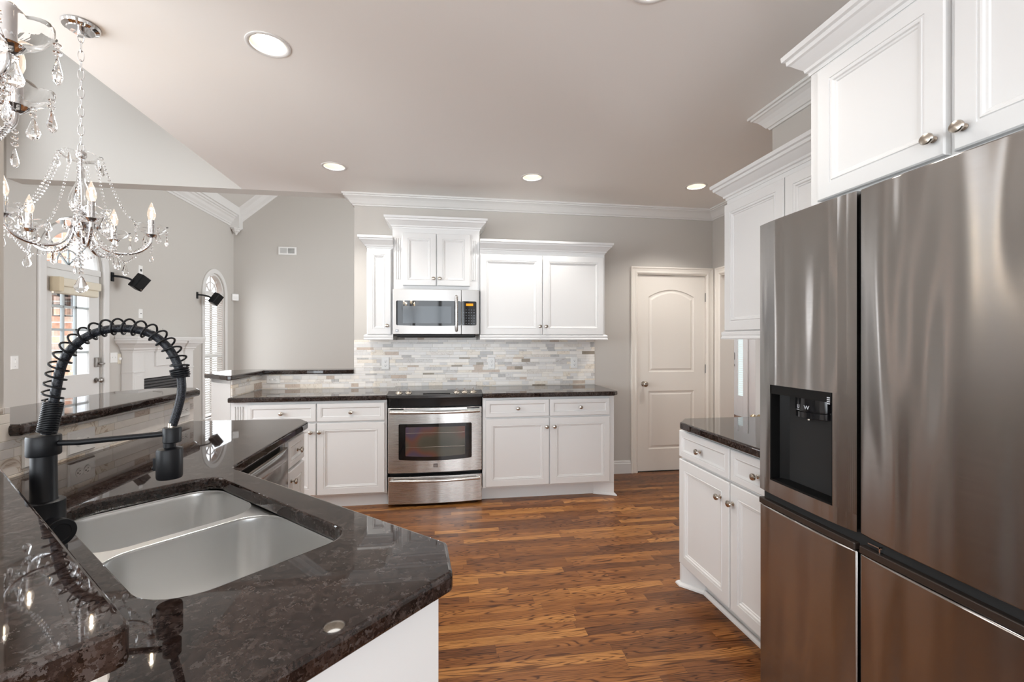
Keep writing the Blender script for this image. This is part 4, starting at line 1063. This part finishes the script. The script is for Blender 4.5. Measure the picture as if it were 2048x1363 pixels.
# ------------------------------------------------------------------ living room side (wall at x = -3.62, facing +x)
d2 = sempty('door_2', (-3.64, 4.785, .01), PI/2)      # local x -> +y, local -y -> +x
mb = MB(); DW, DH = .70, 2.025
mb.prism([(0, 0), (DW, 0), (DW, DH), (0, DH)], 0, .04, [[(.10, 1.0), (.56, 1.0), (.56, 1.90), (.10, 1.90)], [(.12, .2), (.32, .2), (.32, .78), (.12, .78)], [(.38, .2), (.58, .2), (.58, .78), (.38, .78)]])
for v in mb.bm.verts: v.co = Vector((v.co.x, v.co.z, v.co.y))
newobj('door_slab', mb, M['trim'], d2, bev=.002)
newobj('door_panel', MB().rings(.12, .32, .2, .78, [(-.002, .035), (-.002, .008), (.02, .008), (.03, .002)]).rings(.38, .58, .2, .78, [(-.002, .035), (-.002, .008), (.02, .008), (.03, .002)]), M['trim'], d2)
mun = mat('muntin_paint', (.50, .54, .55), .4)
mb = MB()
for x in (.245, .40): mb.box(x-.011, x+.011, .008, .03, 1.0, 1.90)
for z in (1.225, 1.45, 1.675): mb.box(.10, .56, .008, .03, z-.011, z+.011)
newobj('muntins', mb, mun, d2)
newobj('pane', MB().box(.10, .56, .016, .020, 1.0, 1.90), M['pane'], d2)
newobj('door_lock', MB().box(.625, .672, -.028, 0, 1.065, 1.165).cyl((.66, -.03, 1.10), (.66, -.055, 1.10), .012, 12).box(.652, .69, -.066, -.05, 1.092, 1.108), M['hinge'], d2, bev=.004)
dknob(d2, (.65, 0, .925), m=M['hinge'])
for z in (1.80, 1.08, .3): newobj('hinge', MB().cyl((0, 0, -.05), (0, 0, .05), .008, 8).box(0, .02, -.002, .004, -.05, .05), M['hinge'], d2, loc=(-.004, -.008, z))
rs = thing('roller_shade', 'rolled-up cream shade above the glazed door panes', 'window shade', (-3.635, 4.865, 1.80), PI/2)
newobj('headrail', MB().box(.0, .52, -.085, -.002, .07, .15), M['shade'], rs, bev=.01)
newobj('folded_shade', MB().box(.03, .51, -.07, -.002, .0, .075), M['shade'], rs, bev=.015)
newobj('end_cap', MB().box(-.015, .035, -.088, -.001, .02, .155), mat('shade_cap', (.66, .56, .40), .6), rs, bev=.004)
# arched casing, transom
def arch_band(y0, y1, z0, zs, wd, x0, x1, n=24):
    mb = MB(); c = (y0+y1)/2; r = (y1-y0)/2
    inn = [(y0, z0)] + [(c - r*math.cos(PI*i/n), zs + r*math.sin(PI*i/n)) for i in range(n+1)] + [(y1, z0)]
    out = [(y0-wd, z0)] + [(c - (r+wd)*math.cos(PI*i/n), zs + (r+wd)*math.sin(PI*i/n)) for i in range(n+1)] + [(y1+wd, z0)]
    mb.prism(inn + out[::-1], x0, x1); return yz(mb)
struct('trim_12', arch_band(4.778, 5.495, 0, 2.10, .078, -3.62, -3.597), M['trim'], bev=.006)
w1 = sempty('window_1')
newobj('window_frame', arch_band(4.812, 5.461, 2.06, 2.10, .034, -3.70, -3.64), M['trim'], w1)
newobj('transom_bar', MB().box(-3.71, -3.625, 4.78, 5.49, 2.035, 2.095), M['trim'], w1, bev=.004)
mb = MB(); cy_, r_ = 5.1365, .325
for a in (45, 90, 135):
    mb.box(0, r_-.01, -.008, .008, 0, .014, Matrix.Translation((-3.68, cy_, 2.10)) @ Matrix.Rotation(PI/2, 4, 'Z') @ Matrix.Rotation(-R(a), 4, 'Y'))
mb.tube([(-3.675, cy_+.15*math.cos(R(a)), 2.10+.15*math.sin(R(a))) for a in range(0, 181, 12)], .008, 6)
newobj('muntins', mb, mun, w1)
mb = MB(); mb.prism([(cy_+r_*math.cos(PI*i/20), 2.095+r_*math.sin(PI*i/20)) for i in range(21)], -3.672, -3.668); yz(mb)
newobj('pane', mb, M['pane'], w1)
# arched window with blind
struct('trim_13', arch_band(7.60, 8.26, .16, 2.10, .072, -3.62, -3.597), M['trim'], bev=.006)
struct('trim_14', MB().box(-3.66, -3.55, 7.50, 8.36, .11, .16).box(-3.62, -3.60, 7.53, 8.33, .02, .11), M['trim'], bev=.004)
w2 = sempty('window_2')
newobj('window_frame', arch_band(7.63, 8.23, .16, 2.10, .03, -3.70, -3.63), M['trim'], w2)
mb = MB().box(-3.70, -3.63, 7.62, 8.24, 2.06, 2.13).box(-3.70, -3.65, 7.62, 8.24, 1.10, 1.15).box(-3.69, -3.66, 7.92, 7.945, .2, 2.1)
cy_, r_ = 7.93, .30
mb.tube([(-3.675, cy_+.17*math.cos(R(a)), 2.12+.17*math.sin(R(a))) for a in range(0, 181, 12)], .010, 6)
for a in (45, 90, 135): mb.box(0, r_, -.008, .008, 0, .014, Matrix.Translation((-3.68, cy_, 2.12)) @ Matrix.Rotation(PI/2, 4, 'Z') @ Matrix.Rotation(-R(a), 4, 'Y'))
newobj('sash', mb, M['trim'], w2)
mb = MB(); mb.prism([(7.63, .17), (8.23, .17)] + [(cy_+r_*math.cos(PI*i/20), 2.10+r_*math.sin(PI*i/20)) for i in range(21)], -3.692, -3.688); yz(mb)
newobj('pane', mb, M['pane'], w2)
bl = thing('window_blind', 'white slatted blind in the arched living room window', 'blind', (-3.637, 7.65, .2), PI/2)
newobj('headrail', MB().box(0, .56, -.02, .012, 1.83, 1.87), M['blind'], bl)
mb = MB()
for k in range(50):
    mb.box(0, .56, -.014, .014, -.0008, .0008, Matrix.Translation((0, 0, .03 + k*.036)) @ Matrix.Rotation(R(48), 4, 'X'))
newobj('slats', mb, M['blind'], bl)
newobj('cord', MB().cyl((.12, 0, 0), (.12, 0, 1.85), .002, 5).cyl((.44, 0, 0), (.44, 0, 1.85), .002, 5), M['blind'], bl)

# speakers
def speaker(label, y, zc, yaw, size, copy=None):
    t = thing('wall_speaker', label, 'speaker', (-3.619, y, zc), PI/2, 'wall-mounted speakers') if copy is None else copy_tree(copy)
    if copy is not None: t.location = (-3.619, y, zc); t['label'] = label; return t
    newobj('mount_plate', MB().box(-.02, .02, -.012, 0, -.05, .05), M['black'], t, bev=.004)
    newobj('bracket', MB().tube([(0, -.01, .01), (.01, -.08, .005), (.04, -.14, -.01), (.06, -.17, -.03)], .012, 8), M['black'], t)
    mb = MB().prism([(-.055, .05), (-.055, -.045), (.055, -.045), (.055, .05)], -.085, .085)
    sp = newobj('speaker_body', mb, M['black'], t, bev=.006)
    rt = Vector((.80, .60, 0)); up = (Vector((0, 0, 1))*math.cos(R(33)) + rt*math.sin(R(33))).normalized(); ri = (rt*math.cos(R(33)) - Vector((0, 0, 1))*math.sin(R(33)))
    fw = up.cross(ri); Mw = Matrix((ri, fw, up)).transposed() @ Matrix.Rotation(R(35), 3, 'Z')
    sp.matrix_local = Matrix.Translation((.105, -.215, -.045)) @ (Matrix.Rotation(-PI/2, 3, 'Z') @ Mw).to_4x4()
    newobj('grille', MB().box(-.048, .048, -.050, -.044, -.078, .078), M['blackplastic'], sp, bev=.003)
    newobj('badge', MB().box(.025, .037, -.0515, -.049, -.072, -.064), M['nickel'], sp)
    return t
s1 = speaker('black wall speaker tilted down between the glazed door and the mantel', 5.64, 2.06, 0, 1)
speaker('black wall speaker tilted down beside the arched window', 7.40, 2.03, 0, 1, s1)
# fireplace
t = thing('fireplace', 'white mantel fireplace with dark louvred firebox', 'fireplace', (-3.619, 6.42, 0), PI/2)
newobj('mantel_shelf', MB().box(-.74, .74, -.24, 0, 1.375, 1.405), M['trim'], t, bev=.005)
MC = [(0, 0), (.008, 0), (.012, .02), (.025, .03), (.028, .05), (.06, .085), (.09, .105), (.095, .13), (.11, .135), (.11, .155), (0, .155)]
newobj('mantel_crown', MB().sweep(MC, [(-.635, 0), (-.635, -.12), (-.43, -.12), (-.43, -.10), (-.20, -.10), (-.20, -.125), (.20, -.125), (.20, -.10), (.43, -.10), (.43, -.12), (.635, -.12), (.635, 0)], side=-1, z=1.22), M['trim'], t)
newobj('frieze', MB().box(-.44, .44, -.095, 0, .90, 1.23).box(-.20, .20, -.12, -.09, 1.04, 1.23), M['trim'], t, bev=.003)
for sx in (-1, 1):
    newobj('pilaster', MB().box(sx*.535-.10, sx*.535+.10, -.12, 0, 0, 1.24).box(sx*.535-.105, sx*.535+.105, -.13, 0, .98, 1.0).box(sx*.535-.07, sx*.535+.07, -.126, -.1, .1, .95), M['trim'], t, bev=.003)
newobj('firebox', MB().box(-.435, .435, -.06, 0, .02, .90), mat('firebox_black', (.02, .02, .02), .5), t)
mb = MB()
for k in range(5): mb.box(-.42, .42, -.085, -.055, .72+.036*k, .745+.036*k, Matrix.Identity(4))
newobj('louvres', mb, mat('firebox_grey', (.05, .05, .055), .4), t, bev=.004)

# outside the glazed door: brick return wall, white post, lantern
struct('wall_outside', MB().box(-7, -3.98, 5.78, 5.95, -.3, 4), M['brick'])
struct('wall_outside_far', MB().box(-6.2, -6.0, 5.95, 12, -.3, 4), M['brick'])
struct('trim_15', MB().box(-3.98, -3.76, 5.66, 5.80, -.3, 4), mat('outdoor_white', (.8, .82, .85), .5))
struct('ground', MB().box(-12, -3.75, -6, 14, -.3, -.1), mat('patio', (.45, .43, .40), .8))
t = thing('wall_lantern', 'black lantern on the brick wall outside the glazed door', 'lantern', (-4.13, 5.775, 1.62))
mb = MB(); mb.box(-.07, .07, -.16, -.02, .22, .25).box(-.05, .05, -.14, -.04, .25, .275)
for x in (-.055, .055):
    for y in (-.145, -.035): mb.box(x-.005, x+.005, y-.005, y+.005, 0, .22)
mb.box(-.06, .06, -.15, -.03, 0, .01).box(-.02, .02, -.04, 0, .1, .2).box(-.06, .06, -.148, -.143, .12, .128)
newobj('frame', mb, M['black'], t)
newobj('glass', MB().box(-.05, .05, -.14, -.04, .01, .22), M['pane'], t)

# ------------------------------------------------------------------ foyer seen past the refrigerator
d3 = sempty('door_3', (5.285, 8.43, .01), -PI/2)
fg = mat('foyer_door_paint', (.60, .60, .60), .4)
newobj('door_slab', MB().box(-.04, .86, 0, .04, 0, 2.03), fg, d3)
newobj('door_panel', MB().rings(.04, .36, .2, .78, [(0, .01), (0, -.004), (.02, -.004), (.03, .002)]).rings(.44, .70, .2, .78, [(0, .01), (0, -.004), (.02, -.004), (.03, .002)]), fg, d3)
newobj('door_lock', MB().box(.735, .80, -.03, 0, 1.0, 1.13).cyl((.768, -.03, 1.05), (.768, -.06, 1.05), .014, 10), M['hinge'], d3, bev=.006)
dknob(d3, (.775, 0, .90), m=M['hinge'])
w3 = sempty('window_3', (5.298, 7.53, 0), -PI/2)
newobj('window_frame', MB().box(-.04, .0, -.03, .0, .0, 2.1).box(.155, .27, -.03, 0, 0, 2.1).box(0, .155, -.03, 0, .0, .37), fg, w3, bev=.003)
newobj('pane', MB().box(.0, .155, -.012, -.008, .37, 2.0), emit('sidelight_daylight', (.80, .92, .92), .9), w3)
mb = MB()
for k in range(42): mb.box(0, .155, -.018, -.012, .39+.039*k, .396+.039*k)
newobj('slats', mb, M['blind'], w3)
d4 = sempty('door_4', (2.19, 2.93, .01), -PI/2)
newobj('door_slab', MB().box(0, .50, 0, .035, 0, 2.03), M['trim'], d4)
newobj('door_knob', MB().lathe(KNOB, (.045, 0, .80), (0, 1, 0), 20), mat('brass', (.55, .42, .25), .25, 1), d4)
t = newobj('loose_wire', MB().tube(cr([(-3.62, 6.36, 1.455), (-3.60, 6.40, 1.462), (-3.595, 6.46, 1.474), (-3.60, 6.52, 1.478), (-3.60, 6.53, 1.50), (-3.595, 6.52, 1.515)], 6), .003, 6), M['hinge'])
tag(t, 'short loose wire poking from the wall just above the mantel', 'wire')
